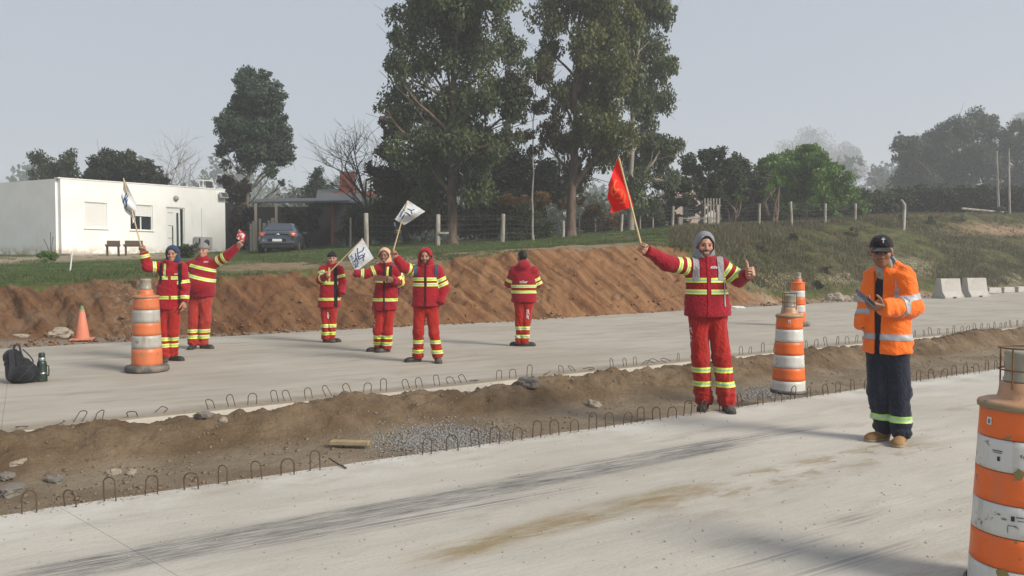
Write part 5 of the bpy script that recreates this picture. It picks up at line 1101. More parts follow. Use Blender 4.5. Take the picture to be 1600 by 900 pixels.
    def comps(P):
        c1 = ms-up*(cw*.72); t = cone_d(P, c1, hemc, cw, hw, (f, sq)); t = smin(t, cone_d(P, j['shL'], j['shR'], sr[0]*.92, sr[0]*.92), .07); t = smin(t, cone_d(P, nk+up*.0, ms-up*.05, .082, .10), .05)
        if o.get('belly'): t = smin(t, ell_d(P, hemc*.5+c1*.5+f*.05, (hw*.9, hw*.8, .2)), .05)
        t = smax(t, (hem-P[..., 2]), .012); out = {'T': t}
        for s_ in 'LR':
            a = cone_d(P, j['sh'+s_], j['el'+s_], sr[0], sr[1]); b = cone_d(P, j['el'+s_], j['wr'+s_], sr[1], sr[2]); e = smin(a, b, .03); dd = (j['wr'+s_]-j['el'+s_]); dd /= np.linalg.norm(dd); e = smax(e, (P-j['wr'+s_])@dd-.005, .01); out[s_] = e
        return out
    def jack(P):
        q_ = comps(P); d = smin(smin(q_['T'], q_['L'], .032), q_['R'], .032)
        if o.get('hooddown'):
            d = smin(d, ell_d(P, nk-f*.085-up*.015, (.125, .075, .085), np.stack([sd, f, up], 1)), .03)
        if o.get('collar', True):      # standing collar round the neck
            a = nk-up*.01; cc_ = cone_d(P, a, a+up*.065+f*.012, .098, .092); cc_ = smax(cc_, -cone_d(P, a-up*.1, a+up*.2, .074, .074), .008); cc_ = smax(cc_, P[..., 2]-(a[2]+.072)-((P-a)@f)*(-.35), .006); d = smin(d, cc_, .02)
        d = d+o.get('fold', .020)*1.3*folds(P, o.get('ff', 1.), seed*3.1)
        if o.get('open'):      # open front
            u_, wdt = o['open']; c0 = (P-nk)@sd; ff_ = (P-nk)@f; lowf = np.clip((nk[2]-P[..., 2])/.6, 0, 1); sl_ = np.abs(c0-u_-lowf*o.get('openslant', 0.))-(wdt*(1.15-lowf*.55)); d = smax(d, -np.maximum(sl_, -ff_+.02), .012)
        return d
    pj = np.array([j[k] for k in ('shL', 'shR', 'elL', 'elR', 'wrL', 'wrR')]); pj = np.concatenate([pj, [hemc-up*.03, nk+up*.1, ms]]); ex = np.array([.14, .14, .1]); lo = pj.min(0)-ex; hi = pj.max(0)+ex; lo[:2] = np.minimum(lo[:2], hemc[:2]-hw-.03); hi[:2] = np.maximum(hi[:2], hemc[:2]+hw+.03); lo[:2] = np.minimum(lo[:2], (ms[:2]-.22)); hi[:2] = np.maximum(hi[:2], ms[:2]+.22)
    V, Q = surfnet(jack, lo, hi, vox); N = normals(V, Q); JV, JQ = V, Q
    jobj = put('jacket', V, Q, o['jm']); cp_ = comps(V)
    if o.get('inner'):
        Vi, Qi = surfnet(lambda P: comps(P)['T']+.030+.008*folds(P, 1, 2), lo, hi, .014); put('jumper', Vi, Qi, o['inner'])
    bvh = BVHTree.FromPolygons([tuple(p) for p in V], [tuple(int(i) for i in q_) for q_ in Q])
    def band(field, w_, extra, m=None, name='reflective_band', off=.004, fallback=None):
        fs = [w_/2+field, w_/2-field]+extra; piece(name, V, N, Q, fs, m or o.get('tape', M_tape), root, rb, off, lambda p: (p[3]-w_/2)/w_)
    toT = [np.minimum(cp_['L'], cp_['R'])-cp_['T']]
    frontx = np.abs((V-nk)@sd); isf = (V-ms)@f
    for b in o.get('tbands', ()):       # (py, width m, front gap half width)
        zz = A(root_px[0], b[0], Y0)[2]; ex_ = list(toT)
        if len(b) > 2 and b[2]: ex_.append(np.where(isf > 0, frontx-b[2], .05))
        band(V[:, 2]-zz+.012*(b[3] if len(b) > 3 else 0)*((V-ms)@sd)/.1, b[1], ex_)
    for s_ in 'LR':
        other = 'R' if s_ == 'L' else 'L'; ex_ = [np.minimum(cp_['T'], cp_[other])-cp_[s_]+.02]
        for (seg, t_, w_) in o.get('s'+s_, ()):
            a, b = (j['sh'+s_], j['el'+s_]) if seg == 'u' else (j['el'+s_], j['wr'+s_]); ab = b-a; L = np.linalg.norm(ab); ab /= L; fld = (V-a)@ab-t_*L
            near = .16-np.linalg.norm(V-(a+(ab*t_*L)), axis=1); band(fld, w_, ex_+[near])
    for (x_, z0p, z1p, w_, mm, nm, side_) in o.get('vbands', ()):    # vertical strips on the front or the back: x offset m from the neck, py from, py to
        z0, z1 = A(root_px[0], z0p, Y0)[2], A(root_px[0], z1p, Y0)[2]; fld = (V-nk)@sd-x_; band(fld, w_, [z0-V[:, 2], V[:, 2]-z1, isf*side_-.0]+(toT if nm == 'reflective_band' else [cp_['L']-cp_['T']+.06, cp_['R']-cp_['T']+.06]), mm, nm, .008 if nm != 'reflective_band' else .004)
    # front zip
    if o.get('zip'):
        fld = (V-nk)@sd-o.get('zipx', 0.); piece('zip_flap', V, N, Q, [.014+fld, .014-fld, isf], o['zip'], root, rb, .006)
    # printing projected on the cloth
    def printed(s, size, cpos, right, upv, dirv, m, name='lettering', bv=bvh):
        TV, TF = text_geo(s, size); out = []; okv = []
        for tv in TV:
            p = Vector(tuple(cpos))+Vector(tuple(right))*tv[0]+Vector(tuple(upv))*tv[1]; h = bv.ray_cast(p-Vector(tuple(dirv))*.25, Vector(tuple(dirv))); okv.append(h[0] is not None); out.append((h[0]-Vector(tuple(dirv))*.006) if h[0] is not None else p)
        TF = [t for t in TF if all(okv[i] for i in t)]
        if TF:
            me = bpy.data.meshes.new(name); me.from_pydata([tuple(np.array(v)-rb) for v in out], [], TF); me.materials.append(m); link(bpy.data.objects.new(name, me), root)
    M_let = simple('white_print', (.70, .66, .66), .6)
    for t_ in o.get('text', ()):
        s, size, px, py = t_[:4]; cpos = A(px, py, Y0+float(ms[1]-Y0)); vd = np.array(cpos)-[0, 0, CH]; vd /= np.linalg.norm(vd); rt = np.array([1, 0, 0])-vd*vd[0]; rt /= np.linalg.norm(rt); printed(s, size, cpos, rt, np.cross(rt, vd), vd, M_let)
    # ---- trousers ----
    tr = o.get('tr', (.100, .088, .082)); az_ = .055
    def tcomps(P):
        pv_ = cone_d(P, j['hipL']+up*.05, j['hipR']+up*.05, tr[0]*1.08, tr[0]*1.08, (f, 1.12)); pv_ = smin(pv_, cone_d(P, mh+up*.02, hemc+up*.10, tr[0]*1.2, tr[0]*1.25, (f, 1.25)), .04); out = {'P': pv_}
        for s_ in 'LR':
            kneeP, anP = j['kn'+s_], j['an'+s_]; e = smin(cone_d(P, j['hip'+s_], kneeP, tr[0], tr[1]), cone_d(P, kneeP, anP, tr[1], tr[2]), .03); out[s_] = smax(e, az_-P[..., 2], .01)
        return out
    def trous(P):
        q_ = tcomps(P); d = smin(q_['P'], np.minimum(smin(q_['L'], q_['R'], .012), 9), .04); z = P[..., 2]; low = np.exp(-((z-.16)/.14)**2); kneeb = np.exp(-((z-float(j['knL'][2]))/.1)**2)
        d = d+o.get('tf', .026)*folds(P*np.array([1.5, 1.5, .28], np.float32), 1.15, seed*1.7+9)+(.006+.016*low+.012*kneeb)*folds(P, 1.3, seed*2.7+3); d = d+low*.005*np.sin(z*80+3*vnoise(P*9)*2)
        return smax(d, z-(hem+.05), .01)
    lp = np.array([j[k] for k in ('hipL', 'hipR', 'knL', 'knR', 'anL', 'anR')]); lo = lp.min(0)-np.array([.16, .17, .1]); hi = lp.max(0)+np.array([.16, .17, .1]); lo[2] = .02; hi[2] = hem+.07
    V, Q = surfnet(trous, lo, hi, vox); N = normals(V, Q); put('trousers', V, Q, o['tm']); tc = tcomps(V)
    for s_ in 'LR':
        oth = 'R' if s_ == 'L' else 'L'
        for (pyb, w_) in o.get('lb'+s_, o.get('lb', ())):
            zz = A(root_px[0], pyb, Y0)[2]; fld = V[:, 2]-zz+.03*((V-j['kn'+s_])@f); piece('reflective_band', V, N, Q, [w_/2+fld, w_/2-fld, tc[oth]-tc[s_]], o.get('ltape', o.get('tape', M_tape)), root, rb, .004, lambda p: (p[3]-w_/2)/w_)
    if o.get('legtext'):
        bvt = BVHTree.FromPolygons([tuple(p) for p in V], [tuple(int(i) for i in q_) for q_ in Q])
        for s, size, px, py in o['legtext']:
            cpos = A(px, py, Y0+float(mh[1]-Y0)); vd = np.array(cpos)-[0, 0, CH]; vd /= np.linalg.norm(vd); rt = np.array([1, 0, 0])-vd*vd[0]; rt /= np.linalg.norm(rt); u_ = np.cross(rt, vd); printed(s, size, cpos, -u_, rt, vd, M_let, 'lettering', bvt)
    # ---- shoes ----
    for s_ in 'LR':
        an, toe = j['an'+s_], j['toe'+s_]; gz = .0; dv = toe-an; dv[2] = 0; dv = dv/np.linalg.norm(dv)*1.0; Lf = .20; heel = np.array([an[0], an[1], 0], np.float32)-dv*.055; tip = heel+dv*.265; pd = np.cross(up, dv); Mf = np.stack([dv, pd, up], 1)
        def shoe(P):
            d = cone_d(P, heel+dv*.045+up*.045, heel+dv*.19+up*.030, .046, .040); d = smin(d, ell_d(P, heel+dv*.205+up*.028, (.062, .049, .036), Mf), .03); d = smin(d, cone_d(P, heel+dv*.055+up*.05, np.array([an[0], an[1], .14], np.float32), .045, .046), .03); return smax(d, .012-P[..., 2], .006)
        def sole(P):
            l_ = (P-heel)@Mf; xx = np.clip(l_[..., 0]/.265, 0, 1); hwid = .036+.014*np.sin(np.clip((xx-.25)/.75, 0, 1)*math.pi)-.012*np.exp(-((xx-.35)/.15)**2)*0; a = cone_d(np.stack([l_[..., 0], l_[..., 1], l_[..., 2]*0], -1), (.045, 0, 0), (.215, 0, 0), .045, .052); return smax(a, np.abs(l_[..., 2]-.011)-.011, .004)
        lo = np.minimum(heel, tip)-.07; hi = np.maximum(heel, tip)+.07; lo[2] = -.015; hi[2] = .2; Vs, Qs = surfnet(shoe, lo, hi, .0085); so2 = put('shoe', Vs, Qs, o.get('shoe', simple('black_shoe', (.03, .027, .025), .55, var=.3, scale=8, dirt=(.16, .13, .10), damt=.7)))
        Vs, Qs = surfnet(sole, lo, hi, .0085); put('sole', Vs, Qs, o.get('solem', simple('shoe_sole', (.05, .045, .04), .8)), None, so2)
    # ---- head gear ----
    def hobj(name, fn, m, h_=None, ext=.2, parent=root):
        Vh, Qh = surfnet(fn, hc-ext, hc+ext, h_ or max(.007, hv)); return put(name, Vh, Qh, m, None, parent) if len(Qh) else None
    if o.get('hood'):
        hm_, ox, oz, wide = o['hood'][:4]; opn = o['hood'][4] if len(o['hood']) > 4 else (.074, .104)
        def hoodf(P):
            q_ = loc(P); d = ell_d(q_, (0, .015, .022), (.102*wide, .120, .124)); d = smin(d, ell_d(q_, (0, .03, -.09), (.112*wide, .105, .08)), .05)
            d = smax(d, -ell_d(q_, (0, 0, .005), (.092*wide, .108, .112)), .006); d = smax(d, -ell_d(q_, (ox, -.125, oz), (opn[0]*wide, .12, opn[1])), .01); return (d+.007*folds(P*1.5, 1, seed))*hs
        hobj('hood', hoodf, hm_)
    if o.get('beanie'):
        def bf(P):
            q_ = loc(P); d = ell_d(q_, (0, .012, .045), (.088, .106, .104)); d = smax(d, .034-q_[..., 2]-.10*q_[..., 1]*1., .01); cuff = np.abs(q_[..., 2]-.052+.10*q_[..., 1])-.017; return smin(d, smax(ell_d(q_, (0, .012, .045), (.093, .111, .110)), cuff, .005), .006)*hs+.0015*np.sin(np.arctan2(q_[..., 0], q_[..., 1])*42)
        hobj('beanie', bf, o['beanie'])
    if o.get('cap'):
        def capf(P):
            q_ = loc(P); d = ell_d(q_, (0, .010, .040), (.086, .104, .098)); return smax(d, .036-q_[..., 2]-.08*q_[..., 1], .008)*hs
        co_ = hobj('cap', capf, o['cap'])
        def brim(P):
            q_ = loc(P); b_ = q_-np.array([0, -.095, .034], np.float32); bz = b_[..., 2]+4*b_[..., 0]**2+.25*(-b_[..., 1]); d = ell_d(np.stack([b_[..., 0], b_[..., 1], b_[..., 2]*0], -1), (0, 0, 0), (.074, .078, .1)); return smax(d, np.abs(bz)-.005, .004)*hs
        hobj('brim', brim, o['cap'], .006, .24, co_)
        if o.get('cross'):
            mc = simple('grey_embroidery', (.42, .42, .42), .6)
            for sx, sz, w_, h_ in ((0, .094, .006, .034), (0, .103, .026, .006), (0, .1115, .016, .005)):
                pts_ = []
                for ux, uz in ((-1, -1), (1, -1), (1, 1), (-1, 1)):
                    lx, lz = sx+ux*w_/2+.012, sz+uz*h_/2; t_ = 1-((lx)/.086)**2-((lz-.040)/.098)**2; ly = .010-.104*math.sqrt(max(t_, 0))-.004; pts_.append(tuple(hc+HM@(np.array([lx, ly, lz])*hs)-rb))
                MB().add(pts_, [(0, 1, 2, 3)]).build('emblem', mc, co_)
    if hair:
        mh_ = simple('black_hair', (.014, .011, .009), .6, var=.4, scale=60)
        def hf_(P):
            q_ = loc(P); d = ell_d(q_, (0, .014, .034), (.079, .099, .091)); fl_ = .050-q_[..., 2]-.95*(q_[..., 1]+.055); fl_ = np.where(q_[..., 1] > .025, -.030-q_[..., 2], np.maximum(fl_, .052-q_[..., 2]-.9*np.maximum(q_[..., 1]+.02, 0))); return (smax(d, fl_, .008)+.004*fbm(q_*70, 2))*hs
        hobj('hair', hf_, mh_)
    if o.get('scarf'):
        sm_, hgt = o['scarf'][:2]
        def scf(P):
            c0 = nk+up*.05*1+f*.015; a = cone_d(P, nk-up*.02+f*.0, nk+up*hgt+f*.02, .092, .078); return a+.010*folds(P*1.4, 1, seed+2)
        Vh, Qh = surfnet(scf, nk-.16, nk+.2, .008); put('scarf', Vh, Qh, sm_)
    return dict(root=root, j=j, f=f, sd=sd, up=up, rb=rb, info=info, bvh=bvh, nk=nk, ms=ms, Y0=Y0, HM=HM, hc=hc, JV=JV, JQ=JQ, hemc=hemc, hem=hem)
# ---- flags ----
def flag(name, label, quad, Yf, pole, cloth_m, draws, texts, ink, rip=.05, poledir=None, bulge=None):
    """quad: four image corners (u along the pole side first) top, bottom of hoist, then bottom, top of fly"""
    c = [A(q[0], q[1], Yf+(q[2] if len(q) > 2 else 0)) for q in quad]; rb = c[0].copy(); root = thing('flag', label, 'flag', rb, 0, 'hand-held flags')
    def P(u, v):      # u hoist->fly, v top->bottom
        p = (c[0]*(1-v)+c[1]*v)*(1-u)+(c[3]*(1-v)+c[2]*v)*u; w_ = math.sin(u*7+v*2.5)*rip*u+math.sin(u*3+v*6)*rip*.6*min(1, u*2); e = .03*math.sin(v*9+1)*u if bulge is None else bulge*math.sin(math.pi*v)*u
        return p+np.array([e*.4, w_, e*.3])
    n1, n2 = 26, 26; V = np.array([P(a/n1, b/n2) for a in range(n1+1) for b in range(n2+1)]); V2 = V+np.array([0, .004, 0])
    q = grid_faces(n1+1, n2+1); np_mesh('cloth', np.concatenate([V, V2])-rb, np.concatenate([q, q[:, ::-1]+len(V)]), cloth_m, root)
    for side in (-1, 1):
        mb = MB(); oy = -.006 if side < 0 else .010
        for st_ in draws:
            wd_ = .016; pts = []
            for (a, b) in zip(st_[:-1], st_[1:]):
                for k in range(7): pts.append((a[0]+(b[0]-a[0])*k/7, a[1]+(b[1]-a[1])*k/7))
            pts.append(st_[-1]); V = []
            for i, (u, v) in enumerate(pts):
                p = P(u, v); p1 = P(*pts[min(i+1, len(pts)-1)]); p0 = P(*pts[max(i-1, 0)]); d = p1-p0; d /= np.linalg.norm(d)+1e-9; nn = np.cross(d, [0, 1, 0]); nn /= np.linalg.norm(nn)+1e-9; V += [p+nn*wd_*.5+[0, oy, 0], p-nn*wd_*.5+[0, oy, 0]]
            mb.add([tuple(v-rb) for v in V], [(2*i, 2*i+2, 2*i+3, 2*i+1) for i in range(len(pts)-1)])
        for s, size, (u0, v0), (du, dv), (eu, ev) in texts:
            TV, TF = text_geo(s, size); mb.add([tuple(P(u0+tv[0]*du+tv[1]*eu, v0+tv[0]*dv+tv[1]*ev)+[0, oy, 0]-rb) for tv in TV], TF)
        if mb.v: mb.build('printed_design', ink, root)
    a, b = pole; mb = MB().tube([a-rb, (a+b)/2-rb, b-rb], [.011, .010, .009], 8); mb.build('pole', M_stick_wood, root); return root
M_stick_wood = simple('pale_stick', (.52, .40, .22), .6, var=.2, scale=12)
# ---------------- the parked car ----------------
def car():
    b = TP(424, 36.5); rt = thing('parked_car', 'dark grey-blue saloon car parked on the grass, seen from behind', 'car', b+np.array([0, 1.9, -.02]), R(9.5))
    def paint():
        t = MT('car_paint'); p = t.obj(); c = t.mix(t.noise(p, 2, 3), (.045, .060, .085), (.060, .078, .105)); c = t.mix(t.sstep(t.dot(p, (0, 0, 1)), .75, .25, 0, .5), c, (.12, .10, .08)); t.b.inputs['Coat Weight'].default_value = .5; return t.fin(c, .32, .3, .5)
    MP = paint(); MTy = simple('tyre', (.02, .02, .02), .85); MR = simple('alloy', (.35, .35, .36), .35, .8); ML = simple('tail_lamp_red', (.45, .05, .02), .2, spec=.6); MLo = simple('tail_lamp_orange', (.65, .20, .06), .2); MB_ = simple('black_trim', (.015, .015, .017), .5); MW = simple('car_glass', (.02, .028, .036), .06, spec=.7)
    ST = [(-2.20, .42, .72, .60, .72, .88, .50), (-2.15, .30, .72, .74, .80, .98, .60), (-1.95, .26, .74, .82, .86, 1.03, .66), (-1.55, .24, .76, .84, .87, 1.05, .68), (-1.45, .24, .76, .84, .875, 1.09, .68), (-.75, .22, .76, .84, .88, 1.41, .56), (-.3, .22, .76, .84, .88, 1.46, .57), (.25, .22, .76, .84, .88, 1.45, .56), (.95, .22, .76, .84, .88, 1.02, .70), (1.15, .22, .74, .84, .87, .95, .72), (1.75, .24, .70, .82, .84, .86, .66), (2.1, .28, .62, .74, .76, .74, .56), (2.2, .38, .56, .58, .6, .62, .45)]
    rings = []
    for y, zb, zm, wl, wm, zt, wt in ST:
        zs = min(zm+.20, zt-.02); h = [(0, zb), (wl*.85, zb), (wl, zb+.10), (wm, zm-.15), (wm, zm), (wm*.955, zs), (wt+.02, zt-.035), (wt-.05, zt), (0, zt+.02)]; rings.append([(x, y, z) for x, z in h]+[(-x, y, z) for x, z in h[-2:0:-1]])
    n = len(rings[0]); V = [p for r_ in rings for p in r_]; Fs = []
    for i in range(len(rings)-1):
        for k in range(n): Fs.append((i*n+k, i*n+(k+1) % n, (i+1)*n+(k+1) % n, (i+1)*n+k))
    Fs += [tuple(range(n)), tuple((len(rings)-1)*n+k for k in range(n-1, -1, -1))]
    ob = MB().add(V, Fs, None, True).build('body', MP, rt); sb = ob.modifiers.new('sub', 'SUBSURF'); sb.levels = sb.render_levels = 2
    def strip(name, i0, ks, m, sh=.86, off=.012):
        for k in ks:
            P = [np.array(V[i0*n+k]), np.array(V[i0*n+(k+1) % n]), np.array(V[(i0+1)*n+(k+1) % n]), np.array(V[(i0+1)*n+k])]; c = sum(P)/4; nn = np.cross(P[2]-P[0], P[3]-P[1]); nn /= np.linalg.norm(nn)
            if nn@(c-np.array([0, 0, .7])) < 0: nn = -nn
            Q = [c+(p-c)*sh+nn*off for p in P]; Q2 = [q-nn*.03 for q in Q]; MB().add(Q+Q2, [(0,1,2,3),(7,6,5,4)]+[(i, (i+1) % 4, 4+(i+1) % 4, 4+i) for i in range(4)]).build(name, m, rt)
    # rear screen as one pane
    P = [np.array(q) for q in ((-.60, -1.47, 1.085), (.60, -1.47, 1.085), (.50, -.80, 1.385), (-.50, -.80, 1.385))]; nn = np.array([0, -.4, .9]); MB().add([p+nn*.012 for p in P]+[p-nn*.03 for p in P], [(0,1,2,3),(7,6,5,4),(0,4,5,1),(1,5,6,2),(2,6,7,3),(3,7,4,0)]).build('rear_window', MW, rt)
    P = [np.array(q) for q in ((-.66, .95, 1.02), (.66, .95, 1.02), (.52, .30, 1.43), (-.52, .30, 1.43))]; nn = np.array([0, .5, .85]); MB().add([p+nn*.015 for p in P]+[p-nn*.03 for p in P], [(0,1,2,3),(7,6,5,4),(0,4,5,1),(1,5,6,2),(2,6,7,3),(3,7,4,0)]).build('windscreen', MW, rt)
    for s in (-1, 1):
        for ya, yb in ((-.85, -.02), (.04, .72)):
            P = [np.array(q) for q in ((s*.835, ya, 1.0), (s*.835, yb, 1.0), (s*.62, yb-.10 if yb > .5 else yb, 1.36), (s*.62, ya+.12 if ya < -.5 else ya, 1.36))]; nn = np.array([s*.88, 0, .45]); MB().add([p+nn*.03 for p in P]+[p-nn*.03 for p in P], [(0,1,2,3),(7,6,5,4),(0,4,5,1),(1,5,6,2),(2,6,7,3),(3,7,4,0)]).build('side_window', MW, rt)
        for y in (-1.35, 1.35):
            Mx = Matrix.Translation((s*.80, y, .315))@Matrix.Rotation(R(90), 4, 'Y'); wh = MB().lathe([(.19, -.10), (.28, -.11), (.315, -.08), (.32, 0), (.315, .08), (.28, .11), (.19, .10)], 28, Mx).build('wheel', MTy, rt)
            rm = MB(); rm.lathe([(.195, .08), (.2, .105), (.185, .105), (.175, .06)], 24, Mx if s > 0 else Mx@Matrix.Scale(-1, 4, (0, 0, 1)))
            for q in range(5):
                a = q*2*math.pi/5; rm.box((.10, 0, .085), (.18, .05, .03), (Mx if s > 0 else Mx@Matrix.Scale(-1, 4, (0, 0, 1)))@Matrix.Rotation(a, 4, 'Z'))
            rm.lathe([(0, .11), (.045, .105), (.05, .08)], 12, Mx if s > 0 else Mx@Matrix.Scale(-1, 4, (0, 0, 1))); rm.build('rim', MR, wh)
            MB().lathe([(.0, .02), (.335, .02), (.345, .0)], 28, Matrix.Translation((s*.845, y, .33))@Matrix.Rotation(R(90), 4, 'Y')@Matrix.Translation((0, 0, -.03))).build('wheel_arch', MB_, rt)
        lm = bev(MB().box((s*.66, -2.06, .845), (.30, .22, .22), Matrix.Translation((s*.66, -2.06, .845))@Matrix.Rotation(s*R(26), 4, 'Z')@Matrix.Translation((-s*.66, 2.06, -.845))).build('tail_light', ML, rt), .06, 4)
        bev(MB().box((s*.68, -2.15, .84), (.13, .10, .12), Matrix.Translation((s*.68, -2.15, .84))@Matrix.Rotation(s*R(26), 4, 'Z')@Matrix.Translation((-s*.68, 2.15, -.84))).build('indicator', MLo, lm), .03, 3)
        bev(MB().box((s*.97, .62, 1.0), (.20, .12, .13)).build('door_mirror', MP, rt), .04, 3)
        MB().box((s*.885, -.05, .83), (.03, .16, .03)).build('door_handle', MP, rt)
    bev(MB().box((0, -2.16, .50), (1.5, .16, .12)).build('bumper_strip', MP, rt), .03, 3); bev(MB().box((0, -2.12, .33), (1.42, .20, .17)).build('lower_bumper', MB_, rt), .03)
    MB().box((0, -2.235, .60), (.78, .012, .14)).build('plate_recess', MB_, rt); MB().box((0, -2.245, .60), (.42, .012, .11)).build('number_plate', simple('plate_white', (.62, .62, .6), .4), rt)
    MB().lathe([(0, .012), (.06, .01), (.07, 0)], 16, Matrix.Translation((0, -2.20, .86))@Matrix.Rotation(R(90), 4, 'X')@Matrix.Scale(.5, 4, (0, 1, 0))).build('badge', simple('chrome', (.6, .6, .62), .2, .9), rt)
    MB().box((0, -1.95, .30), (1.3, .5, .12)).build('underbody', MB_, rt); MB().tube([(.45, -2.2, .27), (.45, -2.0, .27)], .03, 8).build('exhaust', MR, rt); MB().tube([(0, -.62, 1.44), (0, -.75, 1.62)], .008, 5).build('aerial', MB_, rt)
car()
# ---------------- backpack and flask ----------------
def bag_obj():
    bp = G(34, 598); root = thing('backpack', 'black backpack with carry loop standing on the far slab at the left edge', 'backpack', bp, R(12)); mp = bp[1]/F
    wq, hq = 46*mp, 56*mp
    def fn(P):
        x, y, z = P[..., 0], P[..., 1], P[..., 2]; d = cone_d(P, (-.03, 0, .13), (-.10, .02, hq-.13), .15, .11, (np.array([0, 1, 0], np.float32), 1.35)); d = smin(d, cone_d(P, (.09, 0, .11), (.03, 0, .22), .12, .09, (np.array([0, 1, 0], np.float32), 1.5)), .05); d = smin(d, ell_d(P, (.05, -.10, .12), (.12, .06, .10)), .02); return smax(d, .004-z, .01)+.018*folds(P*1.2, 1, 3)
    V, Q = surfnet(fn, (-.32, -.22, -.02), (.30, .22, .62), .009); np_mesh('bag', V, Q, M_bag, root)
    bv = BVHTree.FromPolygons([tuple(p) for p in V], [tuple(int(i) for i in q) for q in Q])
    def ribbon(name, pts, w_, m):
        P = []
        for p in pts:
            h = bv.ray_cast(Vector((p[0], -.5, p[1])), Vector((0, 1, 0))); P.append(np.array(h[0])+[0, -.008, 0] if h[0] else np.array([p[0], 0, p[1]]))
        V = []; 
        for i, p in enumerate(P):
            d = P[min(i+1, len(P)-1)]-P[max(i-1, 0)]; nn = np.cross(d, [0, 1, 0]); nn /= np.linalg.norm(nn)+1e-9; V += [p+nn*w_/2, p-nn*w_/2]
        V += [np.array(v)-[0, .012, 0] for v in V]; k = 2*len(P); MB().add(V, [(2*i, 2*i+1, 2*i+3, 2*i+2) for i in range(len(P)-1)]+[(k+2*i, k+2*i+2, k+2*i+3, k+2*i+1) for i in range(len(P)-1)]+[(2*i, 2*i+2, k+2*i+2, k+2*i) for i in range(len(P)-1)]+[(2*i+1, k+2*i+1, k+2*i+3, 2*i+3) for i in range(len(P)-1)]).build(name, m, root)
    ribbon('shoulder_strap', [(-.10+.03*math.sin(t*3), hq*.92-t*hq*.8) for t in np.linspace(0, 1, 12)], .055, M_bag2)
    ribbon('zip', [(.02+.12*math.sin(t*3.1), .42-t*.36) for t in np.linspace(0, 1, 12)], .012, M_bag2); ribbon('pocket_seam', [(-.05+.2*t, .20+.02*math.sin(t*3)) for t in np.linspace(0, 1, 10)], .014, M_bag2)
    MB().tube([(-.09, 0, hq-.05), (-.07, 0, hq+.03), (-.02, 0, hq+.03), (.0, 0, hq-.08)], .013, 8).build('carry_loop', M_bag2, root)
    fp = G(66, 596); fk = thing('flask', 'green steel vacuum flask beside the black backpack', 'flask', fp, R(-10)); MG = simple('green_enamel', (.03, .05, .04), .35, .3, var=.2, dirt=(.15, .14, .11)); MS = simple('steel', (.42, .44, .44), .25, .9)
    MB().lathe([(.0, .002), (.058, .002), (.060, .01), (.060, .10), (.056, .11), (.056, .22), (.050, .25), (.040, .265)], 28).build('body', MG, fk); MB().lathe([(.040, .262), (.042, .27), (.042, .30), (.036, .305)], 24).build('collar_ring', MS, fk); MB().lathe([(.036, .30), (.038, .35), (.030, .365), (0, .368)], 24).build('stopper', MG, fk)
    MB().tube([(.056, 0, .21), (.095, 0, .20), (.10, 0, .14), (.095, 0, .08), (.058, 0, .07)], .008, 8).build('handle', MG, fk); MB().lathe([(.061, .10), (.0625, .104), (.0625, .112), (.06, .116)], 24).build('band', MS, fk)
bag_obj()
# ---------------- people ----------------
JR = cloth('crimson_jacket_cloth', (.28, .007, .018), (.16, .03, .03), .35); TR = cloth('red_trouser_cloth', (.34, .014, .010), (.24, .08, .06), .5); JO = cloth('orange_coat_cloth', (.95, .17, .012), (.8, .12, .02), .15, .6)
TRd = cloth('dusty_red_trouser_cloth', (.36, .03, .022), (.26, .12, .09), .7); JR2 = cloth('bright_red_jacket_cloth', (.31, .008, .018), (.16, .04, .03), .35); NV = cloth('navy_cloth', (.014, .018, .032), (.05, .05, .06), .25); NVK = cloth('black_knit', (.010, .010, .012), (.04, .04, .04), .2)
GRY = cloth('grey_fleece', (.22, .23, .25)); GRYS = cloth('light_grey_strap_cloth', (.34, .33, .34)); BLU = cloth('blue_knit', (.02, .045, .10)); BEI = cloth('beige_fleece', (.62, .38, .25)); BST = cloth('blue_strap_cloth', (.05, .08, .14)); BGR = cloth('grey_knit', (.20, .20, .21))
M_zip = cloth('zip_flap_red', (.34, .010, .022)); M_zipk = cloth('black_zip_tape', (.03, .012, .014))
S1, S2, S3 = (.46, .25, .17), (.30, .155, .095), (.40, .21, .14)
def scarf_mat():
    t = MT('striped_scarf_cloth'); p = t.pos(); x = t.dot(p, (40, 12, 8)); s_ = t.math('SINE', x); s2 = t.math('SINE', t.math('MULTIPLY', x, 2.7)); c = t.mix(t.sstep(s_, -.2, .2), (.05, .055, .065), (.34, .22, .08)); c = t.mix(t.sstep(s2, .4, .7), c, (.30, .33, .34)); t.bump(t.noise(p, 60, 3), .5, .01); return t.fin(c, .9, 0, .2)
